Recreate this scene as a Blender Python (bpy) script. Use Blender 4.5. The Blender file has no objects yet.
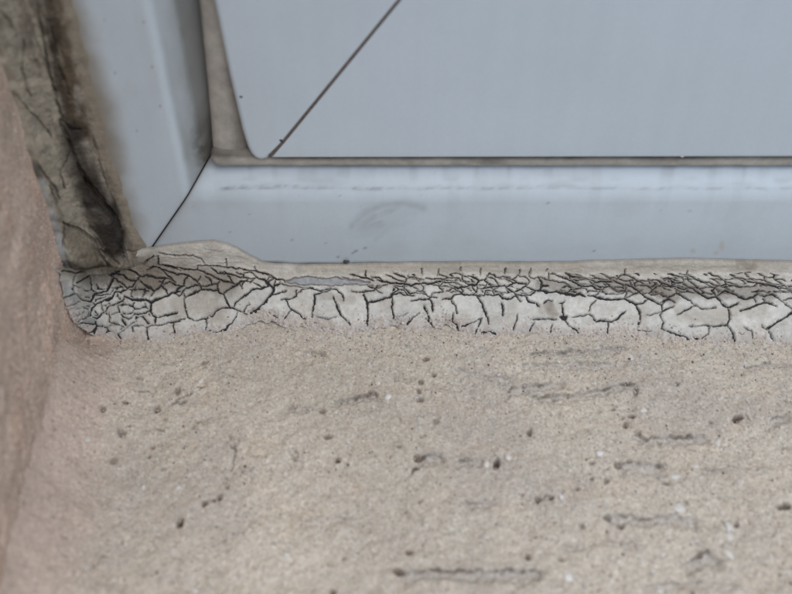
import bpy, math, random
import numpy as np

# ------------------------------------------------------------------ camera, sky, sun, exposure
PITCH = math.radians(43.0)
FPX = 850.0                       # focal length in photograph pixels (792 wide)
CAM = np.array([0.0, -186.5, 173.9])          # millimetres
MM = 0.001
scene = bpy.context.scene
col = scene.collection

cam_data = bpy.data.cameras.new('camera')
cam = bpy.data.objects.new('camera', cam_data)
col.objects.link(cam)
cam.location = CAM * MM
cam.rotation_euler = (math.pi / 2 - PITCH, 0, 0)
cam_data.sensor_width = 36.0
cam_data.lens = FPX / 792 * 36.0
cam_data.clip_start = 0.004
cam_data.clip_end = 2000
cam_data.dof.use_dof = True
cam_data.dof.focus_distance = 0.250
cam_data.dof.aperture_fstop = 8.8
scene.camera = cam

SUN_EL, SUN_AZ = 74.0, 140.0      # azimuth clockwise from +Y: the light comes from outside, right
world = bpy.data.worlds.new('World')
scene.world = world
world.use_nodes = True
wn = world.node_tree
sky = wn.nodes.new('ShaderNodeTexSky')
sky.sky_type = 'NISHITA'
sky.sun_disc = False
sky.sun_elevation = math.radians(SUN_EL)
sky.sun_rotation = math.radians(SUN_AZ)
sky.air_density = 1.0
sky.dust_density = 0.8
sky.ozone_density = 1.0
bg = wn.nodes['Background']
wn.links.new(sky.outputs[0], bg.inputs[0])
bg.inputs[1].default_value = 0.06
sd = bpy.data.lights.new('sun', 'SUN')
sd.energy = 1.5
sd.angle = math.radians(70)
sd.color = (1.0, 0.97, 0.93)
sun = bpy.data.objects.new('sun', sd)
col.objects.link(sun)
sun.rotation_euler = (math.radians(90 - SUN_EL), 0, math.radians(180 - SUN_AZ) + math.pi)
# lamp points along -Z of its own axes; aim it explicitly
from mathutils import Vector
sdir = Vector((math.sin(math.radians(SUN_AZ)) * math.cos(math.radians(SUN_EL)),
               math.cos(math.radians(SUN_AZ)) * math.cos(math.radians(SUN_EL)),
               math.sin(math.radians(SUN_EL))))
sun.rotation_euler = sdir.to_track_quat('Z', 'Y').to_euler()
sun.location = (0.5, -2, 3)

vs = scene.view_settings
vs.view_transform = 'Standard'
vs.look = 'None'
vs.gamma = 1
vs.use_curve_mapping = False
vs.exposure = 1.0

# ------------------------------------------------------------------ rays from the photograph to real surfaces
FWD = np.array([0, math.cos(PITCH), -math.sin(PITCH)])
UP = np.array([0, math.sin(PITCH), math.cos(PITCH)])

def ray(px, py):
    px = np.asarray(px, float); py = np.asarray(py, float)
    r = np.zeros(np.broadcast(px, py).shape + (3,))
    r += FWD + ((297 - py) / FPX)[..., None] * UP
    r[..., 0] += (px - 396) / FPX
    return r

def on_y(px, py, Y):
    r = ray(px, py)
    return CAM + r * ((Y - CAM[1]) / r[..., 1])[..., None]

SLOPE = 0.05
def sill_z(y):
    return SLOPE * (y + 16.0)

def on_sill(px, py):
    r = ray(px, py)
    t = (sill_z(CAM[1]) - CAM[2]) / (r[..., 2] - SLOPE * r[..., 1])
    return CAM + r * t[..., None]

def to_px(P):
    v = P - CAM
    dep = v @ FWD
    return 396 + FPX * v[..., 0] / dep, 297 - FPX * (v @ UP) / dep

def reveal_x(y):
    y = np.asarray(y, float)
    return -88.5 - 0.103 * (np.clip(y, -105, 30) + 18)

def on_reveal(px, py):
    r = ray(px, py)
    # x = -88.5 - .103*(y+18)
    t = (-88.5 - 0.103 * (CAM[1] + 18) - CAM[0]) / (r[..., 0] + 0.103 * r[..., 1])
    return CAM + r * t[..., None]

# ------------------------------------------------------------------ noise
rng = np.random.default_rng(7)
_LAT = rng.random((64, 256, 256)).astype(np.float32)
def vnoise(x, y, seed=0):
    L = _LAT[seed % 64]
    xi = np.floor(x).astype(int); yi = np.floor(y).astype(int)
    fx = x - xi; fy = y - yi
    fx = fx * fx * (3 - 2 * fx); fy = fy * fy * (3 - 2 * fy)
    a = L[xi % 256, yi % 256]; b = L[(xi + 1) % 256, yi % 256]
    c = L[xi % 256, (yi + 1) % 256]; d = L[(xi + 1) % 256, (yi + 1) % 256]
    return (a * (1 - fx) + b * fx) * (1 - fy) + (c * (1 - fx) + d * fx) * fy

def fbm(x, y, scale, seed=0, octs=4, gain=0.5):
    s = 0; amp = 1; tot = 0
    for o in range(octs):
        s = s + amp * vnoise(x / scale + 17.3 * o, y / scale - 9.1 * o, seed + o)
        tot += amp; amp *= gain; scale /= 2.03
    return s / tot

def smooth(a, b, x):
    t = np.clip((x - a) / (b - a), 0, 1)
    return t * t * (3 - 2 * t)

def seg_dist(X, Y, pts):
    """distance to a polyline and the parameter 0..1 along it"""
    best = np.full(X.shape, 1e9); par = np.zeros(X.shape)
    n = len(pts) - 1
    for i in range(n):
        (ax, ay), (bx, by) = pts[i], pts[i + 1]
        dx, dy = bx - ax, by - ay
        L = dx * dx + dy * dy + 1e-9
        t = np.clip(((X - ax) * dx + (Y - ay) * dy) / L, 0, 1)
        d = np.hypot(X - ax - t * dx, Y - ay - t * dy)
        m = d < best
        best = np.where(m, d, best); par = np.where(m, (i + t) / n, par)
    return best, par

# ------------------------------------------------------------------ mesh helpers
def srgb(r, g, b):
    c = np.array([r, g, b]) / 255.0
    return np.where(c <= 0.04045, c / 12.92, ((c + 0.055) / 1.055) ** 2.4)

def link(name, me, mat=None, parent=None):
    o = bpy.data.objects.new(name, me)
    col.objects.link(o)
    if mat is not None and me is not None:
        me.materials.append(mat)
    if parent is not None:
        o.parent = parent
    return o

def raw_mesh(name, V, faces, C=None, smooth_shade=True):
    """V in millimetres; faces (n,k) integer array"""
    V = np.asarray(V, np.float64).reshape(-1, 3) * MM
    faces = np.asarray(faces, np.int32)
    k = faces.shape[1]
    me = bpy.data.meshes.new(name)
    me.vertices.add(len(V)); me.vertices.foreach_set('co', V.ravel().astype(np.float32))
    me.loops.add(faces.size); me.loops.foreach_set('vertex_index', faces.ravel())
    me.polygons.add(len(faces))
    me.polygons.foreach_set('loop_start', np.arange(0, faces.size, k, dtype=np.int32))
    me.polygons.foreach_set('loop_total', np.full(len(faces), k, np.int32))
    me.polygons.foreach_set('use_smooth', np.full(len(faces), smooth_shade, bool))
    if C is not None:
        C = np.asarray(C, np.float32).reshape(-1, 3)
        a = me.color_attributes.new('Col', 'FLOAT_COLOR', 'POINT')
        a.data.foreach_set('color', np.c_[C, np.ones(len(C), np.float32)].ravel())
    me.update(calc_edges=True)
    me.validate()
    return me

def grid_faces(n, m, flip=False):
    i = np.arange(n * m).reshape(n, m)
    f = np.stack([i[:-1, :-1], i[1:, :-1], i[1:, 1:], i[:-1, 1:]], -1).reshape(-1, 4)
    return f[:, ::-1] if flip else f

def grid_mesh(name, P, C=None, flip=False):
    n, m = P.shape[:2]
    return raw_mesh(name, P.reshape(-1, 3), grid_faces(n, m, flip), None if C is None else C.reshape(-1, 3))

def poly_mesh(name, verts, faces, C=None, smooth_shade=False):
    me = bpy.data.meshes.new(name)
    me.from_pydata([tuple(np.asarray(v) * MM) for v in verts], [], [list(map(int, f)) for f in faces])
    if smooth_shade:
        me.polygons.foreach_set('use_smooth', [True] * len(me.polygons))
    if C is not None:
        a = me.color_attributes.new('Col', 'FLOAT_COLOR', 'POINT')
        C = np.broadcast_to(np.asarray(C, np.float32), (len(verts), 3))
        a.data.foreach_set('color', np.c_[C, np.ones(len(C), np.float32)].ravel())
    me.update()
    return me

def box_mesh(name, lo, hi, C=None):
    x0, y0, z0 = lo; x1, y1, z1 = hi
    v = [(x, y, z) for x in (x0, x1) for y in (y0, y1) for z in (z0, z1)]
    f = [(0, 1, 3, 2), (4, 6, 7, 5), (0, 4, 5, 1), (2, 3, 7, 6), (0, 2, 6, 4), (1, 5, 7, 3)]
    return poly_mesh(name, v, f, C)

def empty(name, loc=(0, 0, 0)):
    o = bpy.data.objects.new(name, None)
    o.empty_display_size = 0.02
    col.objects.link(o)
    o.location = np.array(loc) * MM
    return o

def tag(o, label=None, cat=None, group=None, kind=None):
    if label: o['label'] = label
    if cat: o['category'] = cat
    if group: o['group'] = group
    if kind: o['kind'] = kind
    return o

# ------------------------------------------------------------------ materials
def material(name, base=None, rough=0.6, spec=0.4, var=0.15, vscale=400, fine=2500, bump=0.2, bdist=0.0002, grain=None, coat=0.0):
    m = bpy.data.materials.new(name); m.use_nodes = True
    nt = m.node_tree; N = nt.nodes; Lk = nt.links
    b = N['Principled BSDF']
    b.inputs['Roughness'].default_value = rough
    b.inputs['Specular IOR Level'].default_value = spec
    if coat: b.inputs['Coat Weight'].default_value = coat
    tc = N.new('ShaderNodeTexCoord')
    if base is None:
        src = N.new('ShaderNodeVertexColor'); src.layer_name = 'Col'
    else:
        src = N.new('ShaderNodeRGB'); src.outputs[0].default_value = (*base, 1)
    n1 = N.new('ShaderNodeTexNoise'); n1.inputs['Scale'].default_value = vscale; n1.inputs['Detail'].default_value = 6
    n1.inputs['Roughness'].default_value = 0.65
    Lk.new(tc.outputs['Object'], n1.inputs['Vector'])
    mr = N.new('ShaderNodeMapRange')
    mr.inputs['From Min'].default_value = 0.25; mr.inputs['From Max'].default_value = 0.75
    mr.inputs['To Min'].default_value = 1 - var; mr.inputs['To Max'].default_value = 1 + var
    Lk.new(n1.outputs['Fac'], mr.inputs['Value'])
    mul = N.new('ShaderNodeVectorMath'); mul.operation = 'SCALE'
    Lk.new(src.outputs[0], mul.inputs[0]); Lk.new(mr.outputs[0], mul.inputs['Scale'])
    out = mul.outputs[0]
    if grain:
        vo = N.new('ShaderNodeTexVoronoi'); vo.inputs['Scale'].default_value = grain[0]
        Lk.new(tc.outputs['Object'], vo.inputs['Vector'])
        sp = N.new('ShaderNodeSeparateColor'); Lk.new(vo.outputs['Color'], sp.inputs[0])
        ramp = N.new('ShaderNodeValToRGB')
        e = ramp.color_ramp.elements
        e[0].position = 0.0; e[0].color = (0.68, 0.66, 0.65, 1)
        e[1].position = 1.0; e[1].color = (1.24, 1.24, 1.25, 1)
        for p, c in ((0.05, (0.85, 0.83, 0.81, 1)), (0.25, (0.95, 0.91, 0.87, 1)), (0.6, (1.03, 0.99, 0.96, 1)), (0.85, (1.10, 1.06, 1.03, 1)), (0.93, (1.16, 1.1, 1.06, 1))):
            q = e.new(p); q.color = c
        Lk.new(sp.outputs[0], ramp.inputs[0])
        mx = N.new('ShaderNodeVectorMath'); mx.operation = 'MULTIPLY'
        Lk.new(out, mx.inputs[0]); Lk.new(ramp.outputs[0], mx.inputs[1])
        out = mx.outputs[0]
    Lk.new(out, b.inputs['Base Color'])
    if bump:
        n2 = N.new('ShaderNodeTexNoise'); n2.inputs['Scale'].default_value = fine; n2.inputs['Detail'].default_value = 4
        Lk.new(tc.outputs['Object'], n2.inputs['Vector'])
        bp = N.new('ShaderNodeBump'); bp.inputs['Strength'].default_value = bump; bp.inputs['Distance'].default_value = bdist
        Lk.new(n2.outputs['Fac'], bp.inputs['Height'])
        Lk.new(bp.outputs[0], b.inputs['Normal'])
    return m

M_PVC = material('white_plastic', None, rough=0.42, spec=0.4, var=0.035, vscale=60, fine=900, bump=0.12, bdist=0.0002)
M_SASH = material('white_sash_plastic', None, rough=0.45, spec=0.4, var=0.03, vscale=45, fine=900, bump=0.12, bdist=0.0002)
M_GASKET = material('weathered_rubber', None, rough=0.75, spec=0.25, var=0.22, vscale=300, fine=1500, bump=0.5, bdist=0.0003)
M_SILL = material('sand_render', None, rough=0.95, spec=0.15, var=0.10, vscale=900, fine=2500, bump=0.5, bdist=0.0003, grain=(1900,))
M_WALL = material('pink_render', None, rough=0.95, spec=0.12, var=0.10, vscale=400, fine=1500, bump=0.4, bdist=0.0003, grain=(1500,))
M_STONE = material('quartz_grain', None, rough=0.5, spec=0.4, var=0.12, vscale=900, fine=1800, bump=0.3, bdist=0.0002)
M_SEAL = material('cracked_sealant', None, rough=0.8, spec=0.25, var=0.13, vscale=700, fine=2600, bump=0.5, bdist=0.00025)
M_BASE = material('sealant_core', None, rough=0.85, spec=0.2, var=0.25, vscale=900, fine=2600, bump=0.5, bdist=0.0003)
M_MASTIC = material('dirty_mastic', None, rough=0.72, spec=0.3, var=0.25, vscale=450, fine=1800, bump=0.6, bdist=0.0003)
M_PLAINWALL = material('facade_render', (0.34, 0.27, 0.225), rough=0.95, spec=0.1, var=0.12, vscale=25, fine=600, bump=0.6, bdist=0.0015)
M_GROUND = material('paving', (0.20, 0.19, 0.18), rough=0.95, spec=0.1, var=0.2, vscale=2, fine=40, bump=0.4, bdist=0.004)
M_GLASS = bpy.data.materials.new('window_glass'); M_GLASS.use_nodes = True
_g = M_GLASS.node_tree.nodes['Principled BSDF']
_g.inputs['Base Color'].default_value = (0.02, 0.025, 0.03, 1); _g.inputs['Roughness'].default_value = 0.03
M_DARK = material('dirt', (0.035, 0.03, 0.028), rough=0.9, spec=0.1, var=0.3, vscale=900, bump=0.5)

def streaks(m, amount=0.05):
    nt = m.node_tree; N = nt.nodes; Lk = nt.links
    b = N['Principled BSDF']
    old = b.inputs['Base Color'].links[0].from_socket
    tc = N.new('ShaderNodeTexCoord'); mp = N.new('ShaderNodeMapping'); mp.inputs['Scale'].default_value = (260, 40, 14)
    Lk.new(tc.outputs['Object'], mp.inputs['Vector'])
    n = N.new('ShaderNodeTexNoise'); n.inputs['Scale'].default_value = 1; n.inputs['Detail'].default_value = 5
    Lk.new(mp.outputs[0], n.inputs['Vector'])
    n2 = N.new('ShaderNodeTexNoise'); n2.inputs['Scale'].default_value = 900; n2.inputs['Detail'].default_value = 2
    Lk.new(tc.outputs['Object'], n2.inputs['Vector'])
    ad = N.new('ShaderNodeMath'); ad.operation = 'ADD'; Lk.new(n.outputs['Fac'], ad.inputs[0]); Lk.new(n2.outputs['Fac'], ad.inputs[1])
    mr = N.new('ShaderNodeMapRange'); mr.inputs['From Min'].default_value = .7; mr.inputs['From Max'].default_value = 1.3
    mr.inputs['To Min'].default_value = 1 - amount; mr.inputs['To Max'].default_value = 1 + amount * .5
    Lk.new(ad.outputs[0], mr.inputs['Value'])
    sc = N.new('ShaderNodeVectorMath'); sc.operation = 'SCALE'; Lk.new(old, sc.inputs[0]); Lk.new(mr.outputs[0], sc.inputs['Scale'])
    Lk.new(sc.outputs[0], b.inputs['Base Color'])
streaks(M_SASH, .025); streaks(M_PVC, .025)

# ================================================================== STRUCTURE
g = link('ground', poly_mesh('ground', [(-4e5, -4e5, -1200), (4e5, -4e5, -1200), (4e5, 4e5, -1200), (-4e5, 4e5, -1200)], [(0, 1, 2, 3)]), M_GROUND)
tag(g, kind='structure')

XR = 610.0       # right end of the opening
ZT = 900.0       # top of the opening
YF = -150.0      # facade plane

def axis(fine_lo, fine_hi, step, lo, hi, grow=1.35):
    a = list(np.arange(fine_lo, fine_hi + step * 0.5, step))
    s = step; x = a[-1]
    while x < hi:
        s *= grow; x = min(x + s, hi); a.append(x)
    s = step; x = a[0]; pre = []
    while x > lo:
        s *= grow; x = max(x - s, lo); pre.append(x)
    return np.array(pre[::-1] + a)

# ---- house wall: rendered reveal, facade round the opening
house = empty('house_wall', (0, YF, -1200))
house['kind'] = 'thing'
tag(house, 'rough pinkish brown rendered wall edge down the left of the window', 'wall')
def hp(name, me, mat):
    o = link(name, me, mat); o.parent = house
    o.location = -np.array((0, YF, -1200)) * MM
    return o

ya = axis(-104, 6, 0.5, YF + 8, 25)
za = axis(-8, 104, 0.5, -8, ZT)
YY, ZZ = np.meshgrid(ya, za, indexing='ij')
fadeo = smooth(-125, -105, YY) * smooth(150, 110, ZZ)
h = 2.2 * (fbm(YY, ZZ, 14, 3, 3) - .5) + 1.3 * (fbm(YY, ZZ, 4.0, 9, 3) - .5) + 0.55 * (vnoise(YY / .9, ZZ / .9, 12) - .5)
h -= 1.0 * np.clip(vnoise(YY / 2.2, ZZ / 3.0, 20) - .72, 0, 1) * 3
rx = reveal_x(YY) + h * (1 - .7 * smooth(-34, -24, YY)) * (.25 + .75 * smooth(4, 24, ZZ - sill_z(YY)))
# rounded arris towards the facade
rnd = np.clip((YF + 14 - YY) / 6.0, 0, 1)
rx = rx - 6.0 * (1 - np.sqrt(np.clip(1 - rnd ** 2, 0, 1)))
P = np.stack([rx, YY, ZZ], -1)
c = srgb(208, 190, 175) * np.ones(YY.shape + (1,))
v = fbm(YY, ZZ, 9, 30, 4)[..., None]
c = c * (0.74 + 0.5 * v)
v2 = smooth(.52, .75, fbm(YY, ZZ, 18, 34, 4))[..., None]
c = c * (1 - .25 * v2) + srgb(160, 146, 134) * .25 * v2
pk = smooth(.5, .7, fbm(YY, ZZ, 7, 38, 3))[..., None]
c = c * (1 + pk * np.array([.05, -.01, -.03]))
hp('left_reveal', grid_mesh('left_reveal', P, c), M_WALL)
xe = float(reveal_x(-120)) - 6.0
def facade(name, x0, x1, z0, z1, y0=YF, y1=300):
    hp(name, box_mesh(name, (x0, y0, z0), (x1, y1, z1)), M_PLAINWALL)
facade('left_facade', -2200, xe - 5, -1200, 2200)
facade('right_facade', XR, 2600, -1200, 2200)
facade('lintel_facade', xe - 5, XR, ZT, 2200)
facade('lower_facade', xe - 5, XR, -1200, -42)

# ---- sill
sill = empty('window_sill', (0, -80, -40))
sill['kind'] = 'thing'
tag(sill, 'sandy beige rendered window sill, pitted and scratched, below the cracked sealant', 'sill')
def sp(name, me, mat):
    o = link(name, me, mat, sill); o.location = -np.array((0, -80, -40)) * MM
    return o

xa = axis(-96, 124, 0.30, -105, XR, 1.3)
yb = axis(-101, -8, 0.30, -168, 40, 1.3)
X, Y = np.meshgrid(xa, yb, indexing='ij')
PX, PY = to_px(np.stack([X, Y, sill_z(Y)], -1))
H = (1.5 * (fbm(X, Y, 26, 2, 3) - .5) + 0.9 * (fbm(X, Y * 1.4, 6, 5, 3) - .5)) * (.35 + .65 * smooth(-14, -32, Y))
H += 1.15 * (fbm(X, Y, 2.8, 48, 3) - .5) * (.4 + .6 * smooth(-14, -30, Y))
gr = vnoise(X / .62, Y / .62, 40) + .7 * vnoise(X / .42 + 3, Y / .42, 41)
H += 0.34 * (gr / 1.7 - .5)
tone = np.zeros_like(X)           # + pale, - dark grime sitting in hollows
DIRT = np.zeros_like(X); GREY = np.zeros_like(X)
# long trowel drags: recess with a sharp upper lip    (px points of the lip, width px, depth mm)
drags = [
    ([(335, 399), (345, 396), (358, 394), (372, 392), (382, 394)], 10, .95),
    ([(505, 392), (512, 386), (530, 384), (548, 383), (566, 379)], 11, .7),
    ([(530, 395), (555, 394), (572, 392), (592, 390), (612, 387), (640, 380)], 9, .75),
    ([(418, 458), (428, 455), (440, 454), (448, 458)], 12, .9),
    ([(456, 462), (464, 458), (474, 456), (484, 459)], 12, .9),
    ([(404, 572), (430, 568), (460, 569), (500, 570), (545, 568)], 15, .8),
    ([(528, 352), (560, 350), (590, 350), (628, 346)], 7, .6),
    ([(632, 430), (648, 438), (662, 435), (690, 436), (712, 436)], 11, .8),
    ([(617, 464), (628, 460), (650, 463), (668, 466)], 16, .7),
    ([(606, 516), (622, 512), (645, 516), (672, 515), (700, 518)], 14, .7),
    ([(686, 563), (697, 556), (708, 551), (722, 558)], 18, 1.0),
    ([(464, 500), (478, 500), (496, 498)], 10, .5),
    ([(285, 408), (296, 405), (312, 407)], 9, .6),
    ([(455, 366), (470, 371), (500, 376), (520, 374)], 9, .35),
    ([(520, 362), (555, 361), (600, 362), (628, 360)], 11, .35),
    ([(768, 424), (776, 416), (792, 413)], 13, .6),
    ([(536, 498), (546, 494), (556, 497)], 8, .6),
    ([(300, 352), (318, 352), (330, 355)], 5, .3),
    ([(392, 378), (402, 376), (416, 378)], 6, .4),
    ([(560, 545), (600, 540), (640, 542)], 9, .35),
    ([(300, 520), (330, 515), (360, 519)], 10, .3),
    ([(640, 585), (690, 580), (740, 584)], 10, .4),
    ([(700, 470), (730, 466), (770, 470)], 8, .35),
    ([(740, 365), (770, 362), (800, 365)], 7, .4),
]
for pts, w, dep in drags:
    xs = [p[0] for p in pts]; ys = [p[1] for p in pts]
    m = (PX > min(xs) - 2 * w) & (PX < max(xs) + 2 * w) & (PY > min(ys) - 2 * w) & (PY < max(ys) + 2 * w)
    if not m.any(): continue
    qx, qy = PX[m] + 3.0 * (vnoise(X[m] / 1.3, Y[m] / 1.3, 50) - .5), PY[m] + 4.5 * (vnoise(X[m] / 1.2, Y[m] / 1.2, 51) - .5)
    lip = np.interp(qx, xs, ys)
    inside = smooth(min(xs) - 1, min(xs) + 4, qx) * smooth(max(xs) + 1, max(xs) - 6, qx)
    b = qy - lip
    prof = smooth(-.6, .9, b) * (1 - smooth(w * .35, w, b))
    H[m] -= 1.6 * dep * prof * inside
    H[m] += 0.06 * dep * np.exp(-((b + 1.5) / 1.6) ** 2) * inside
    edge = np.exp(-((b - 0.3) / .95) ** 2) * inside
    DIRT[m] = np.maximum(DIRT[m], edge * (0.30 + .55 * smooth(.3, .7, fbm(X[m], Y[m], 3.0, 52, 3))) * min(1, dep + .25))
    tone[m] += 0.10 * prof * inside * np.clip(dep, 0, .8)
    GREY[m] = np.maximum(GREY[m], .75 * prof * inside * min(1, dep + .2))
# pits: (px, py, rx, ry, angle, depth mm)
pits = [(180, 522, 4.5, 6, 20, 2.4), (205, 503, 3.5, 4, 0, 1.6), (213, 500, 3, 3, 0, 1.5), (220, 497, 3, 4, 0, 1.5), (227, 486, 3, 3, 0, 1.0),
        (156, 409, 4.5, 5, 0, 1.3), (107, 420, 3, 4, 0, 1.3), (123, 437, 5, 4.5, 0, .8), (153, 447, 3, 3, 0, .8), (149, 456, 2.5, 2.5, 0, .7),
        (115, 465, 5, 3, -20, .7), (178, 392, 4, 6, 0, .8), (126, 406, 3, 2, 0, .8), (80, 355, 5, 3, -40, 1.0), (497, 464, 3.6, 6, 12, 2.2),
        (418, 458, 4, 4, 0, 1.6), (415, 468, 4, 3, 0, 1.6), (338, 460, 3, 3.5, 0, 1.8), (328, 437, 5, 3, 0, 1.1), (426, 358, 4, 2.5, 0, 1.2),
        (421, 380, 3, 3, 0, 1.1), (434, 374, 3.5, 2.5, 0, 1.2), (420, 399, 4, 3, 0, 1.1), (419, 390, 2.5, 4, 0, .8), (398, 571, 7, 5, 0, 1.8),
        (409, 552, 5, 3.5, 10, 1.2), (632, 416, 5.5, 2.5, 0, 1.3), (626, 425, 4, 4, 0, 1.0), (739, 418, 8, 4, -18, 2.2), (618, 464, 5, 4, 0, 1.1),
        (666, 483, 5, 2.5, 12, .9), (538, 498, 4, 3, 0, 1.3), (551, 496, 4, 3, 0, 1.3), (608, 516, 5, 4, 0, 1.1), (621, 525, 4, 3.5, 0, 2.2),
        (784, 506, 9, 3.5, -8, 1.7), (700, 553, 5, 3, -25, 1.2), (613, 409, 3, 2.5, 0, 1.0), (592, 463, 3, 3, 0, .8), (607, 480, 3, 3.5, 0, .7),
        (529, 433, 3, 4.5, 0, 1.3), (592, 478, 3, 2.5, 0, .7), (561, 559, 4, 2, 0, .8), (333, 592, 5, 4, 0, 1.5), (344, 558, 3, 2.5, 0, .8),
        (436, 421, 4, 3, 0, .6), (322, 411, 4, 2.5, 15, .9), (399, 447, 4, 2, 0, .7), (96, 571, 2, 2, 0, .9), (233, 447, 4, 3, 30, .7),
        (160, 430, 5, 2, 20, .6), (528, 555, 3, 5, 0, 1.2), (736, 525, 3, 4, 0, .9), (711, 423, 3, 2, 0, .6), (582, 525, 3, 3, 0, .8),
        (183, 403, 5, 1.6, -20, .8), (205, 363, 4, 2.2, -10, .7), (140, 380, 4, 2, 10, .6), (636, 392, 3, 6, 10, .8), (677, 384, 3, 3, 0, .8)]
pr = np.random.default_rng(21)
for i in range(90):
    s = pr.uniform(.7, 2.1)
    pits.append((pr.uniform(30, 800), pr.uniform(335, 600), s * pr.uniform(.7, 1.6), s * pr.uniform(.6, 1), pr.uniform(-30, 30), pr.uniform(.3, 1.0)))
for (cx_, cy_, rx_, ry_, an, dep) in pits:
    R_ = max(rx_, ry_) * 2.4
    m = (abs(PX - cx_) < R_) & (abs(PY - cy_) < R_)
    if not m.any(): continue
    a = math.radians(an)
    ux = (PX[m] - cx_) * math.cos(a) + (PY[m] - cy_) * math.sin(a)
    uy = -(PX[m] - cx_) * math.sin(a) + (PY[m] - cy_) * math.cos(a)
    d = np.hypot(ux / rx_, uy / ry_) + .95 * (fbm(X[m], Y[m], 1.5, 55, 3) - .5)
    k = 1 - smooth(.45, 1.1, d)
    H[m] -= dep * k
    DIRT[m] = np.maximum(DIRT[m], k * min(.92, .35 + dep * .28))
# shallow scratches
for pts in ([(193, 428), (200, 422), (212, 415)], [(55, 400), (57, 412), (56, 428)], [(88, 340), (88, 350), (76, 362)], [(296, 449), (297, 456), (293, 462)],
            [(415, 468), (411, 476)], [(140, 393), (154, 391)], [(230, 436), (236, 452), (230, 470)], [(47, 438), (47, 447)], [(205, 385), (170, 405)]):
    m = (PX > min(p[0] for p in pts) - 8) & (PX < max(p[0] for p in pts) + 8) & (PY > min(p[1] for p in pts) - 8) & (PY < max(p[1] for p in pts) + 8)
    d, _ = seg_dist(PX[m] + 2 * (vnoise(X[m], Y[m], 57) - .5), PY[m] + 2 * (vnoise(X[m], Y[m], 58) - .5), pts)
    k = 1 - smooth(.5, 2.2, d)
    H[m] -= .5 * k; DIRT[m] = np.maximum(DIRT[m], .55 * k * smooth(.3, .6, vnoise(X[m] / 1.1, Y[m] / 1.1, 59)))
# render rises into a soft cove against the reveal
dx = np.clip(X - reveal_x(Y), 0, None)
RC = 24.0 + 7 * (fbm(X * 0 + 3, Y, 16, 7, 3) - .5)
ux_ = np.clip(1 - (dx + 1.0) / RC, 0, 1)
H += RC * (1 - np.sqrt(np.clip(1 - ux_ ** 2, 0.002, 1))) * smooth(-17, -36, Y)
H -= .5 * smooth(-16, -12, Y)
Zs = sill_z(Y) + H
Zs = np.where(Y < -164, Zs - (-164 - Y) * 1.5, Zs)
c = srgb(201, 195, 182) * np.ones(X.shape + (1,))
c = c * (0.84 + .32 * fbm(X, Y, 30, 60, 4)[..., None])
gm = smooth(.50, .72, fbm(X, Y, 22, 62, 4))[..., None]
c = c * (1 - .45 * gm) + srgb(184, 178, 170) * .45 * gm           # greyer worn patches
rm = smooth(.55, .75, fbm(X, Y * 1.5, 9, 66, 3))[..., None]
c = c * (1 + rm * np.array([.03, 0, -.03]))
c = c * (1 + .30 * np.clip(tone, -.5, .6)[..., None])
c = c * (1 - GREY[..., None]) + srgb(190, 188, 183) * (.9 + .2 * fbm(X, Y, 3, 71, 3)[..., None]) * GREY[..., None]
sp1 = vnoise(X / .55, Y / .55, 44)
DIRT = np.maximum(DIRT, .5 * smooth(.93, .985, sp1))
sp2 = smooth(.86, .97, vnoise(X / .8, Y / .8, 45)) * smooth(.45, .65, fbm(X, Y, 15, 47, 3))
DIRT = np.maximum(DIRT, .5 * sp2)
wh = smooth(.94, .985, vnoise(X / .9 + 9, Y / .9, 46))[..., None]
c = c * (1 - .5 * wh) + srgb(215, 213, 210) * .5 * wh
# brownish grime towards the reveal
lf = smooth(20, 2, dx + 6 * (fbm(X, Y, 8, 68, 3) - .5))[..., None]
c = c * (1 - .9 * lf) + srgb(206, 189, 176) * (.8 + .4 * fbm(X, Y, 9, 69, 3)[..., None]) * .9 * lf
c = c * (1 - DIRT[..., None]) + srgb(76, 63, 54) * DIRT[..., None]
P = np.stack([X, Y, Zs], -1)
sp('slab', grid_mesh('slab', P, c), M_SILL)
sp('front_edge', box_mesh('front_edge', (xe - 4, -172, -41), (XR, -163.5, -9.5), srgb(176, 163, 150)), M_SILL)
def sill_h(x, y):
    i = np.clip(np.searchsorted(xa, x), 0, len(xa) - 1); j = np.clip(np.searchsorted(yb, y), 0, len(yb) - 1)
    return Zs[i, j]

# ---- embedded grains of stone
def ico():
    t = (1 + 5 ** .5) / 2
    v = np.array([(-1, t, 0), (1, t, 0), (-1, -t, 0), (1, -t, 0), (0, -1, t), (0, 1, t), (0, -1, -t), (0, 1, -t), (t, 0, -1), (t, 0, 1), (-t, 0, -1), (-t, 0, 1)], float)
    v /= np.linalg.norm(v[0])
    f = np.array([(0, 11, 5), (0, 5, 1), (0, 1, 7), (0, 7, 10), (0, 10, 11), (1, 5, 9), (5, 11, 4), (11, 10, 2), (10, 7, 6), (7, 1, 8),
                  (3, 9, 4), (3, 4, 2), (3, 2, 6), (3, 6, 8), (3, 8, 9), (4, 9, 5), (2, 4, 11), (6, 2, 10), (8, 6, 7), (9, 8, 1)])
    return v, f
IV, IF = ico()
def ico2():
    v = list(IV); f = []; cache = {}
    def mid(a, b):
        k = (min(a, b), max(a, b))
        if k not in cache:
            q = v[a] + v[b]; v.append(q / np.linalg.norm(q)); cache[k] = len(v) - 1
        return cache[k]
    for a, b, c_ in IF:
        x, y, z = mid(a, b), mid(b, c_), mid(c_, a)
        f += [(a, x, z), (b, y, x), (c_, z, y), (x, y, z)]
    return np.array(v), np.array(f)
IV2, IF2 = ico2()
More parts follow.
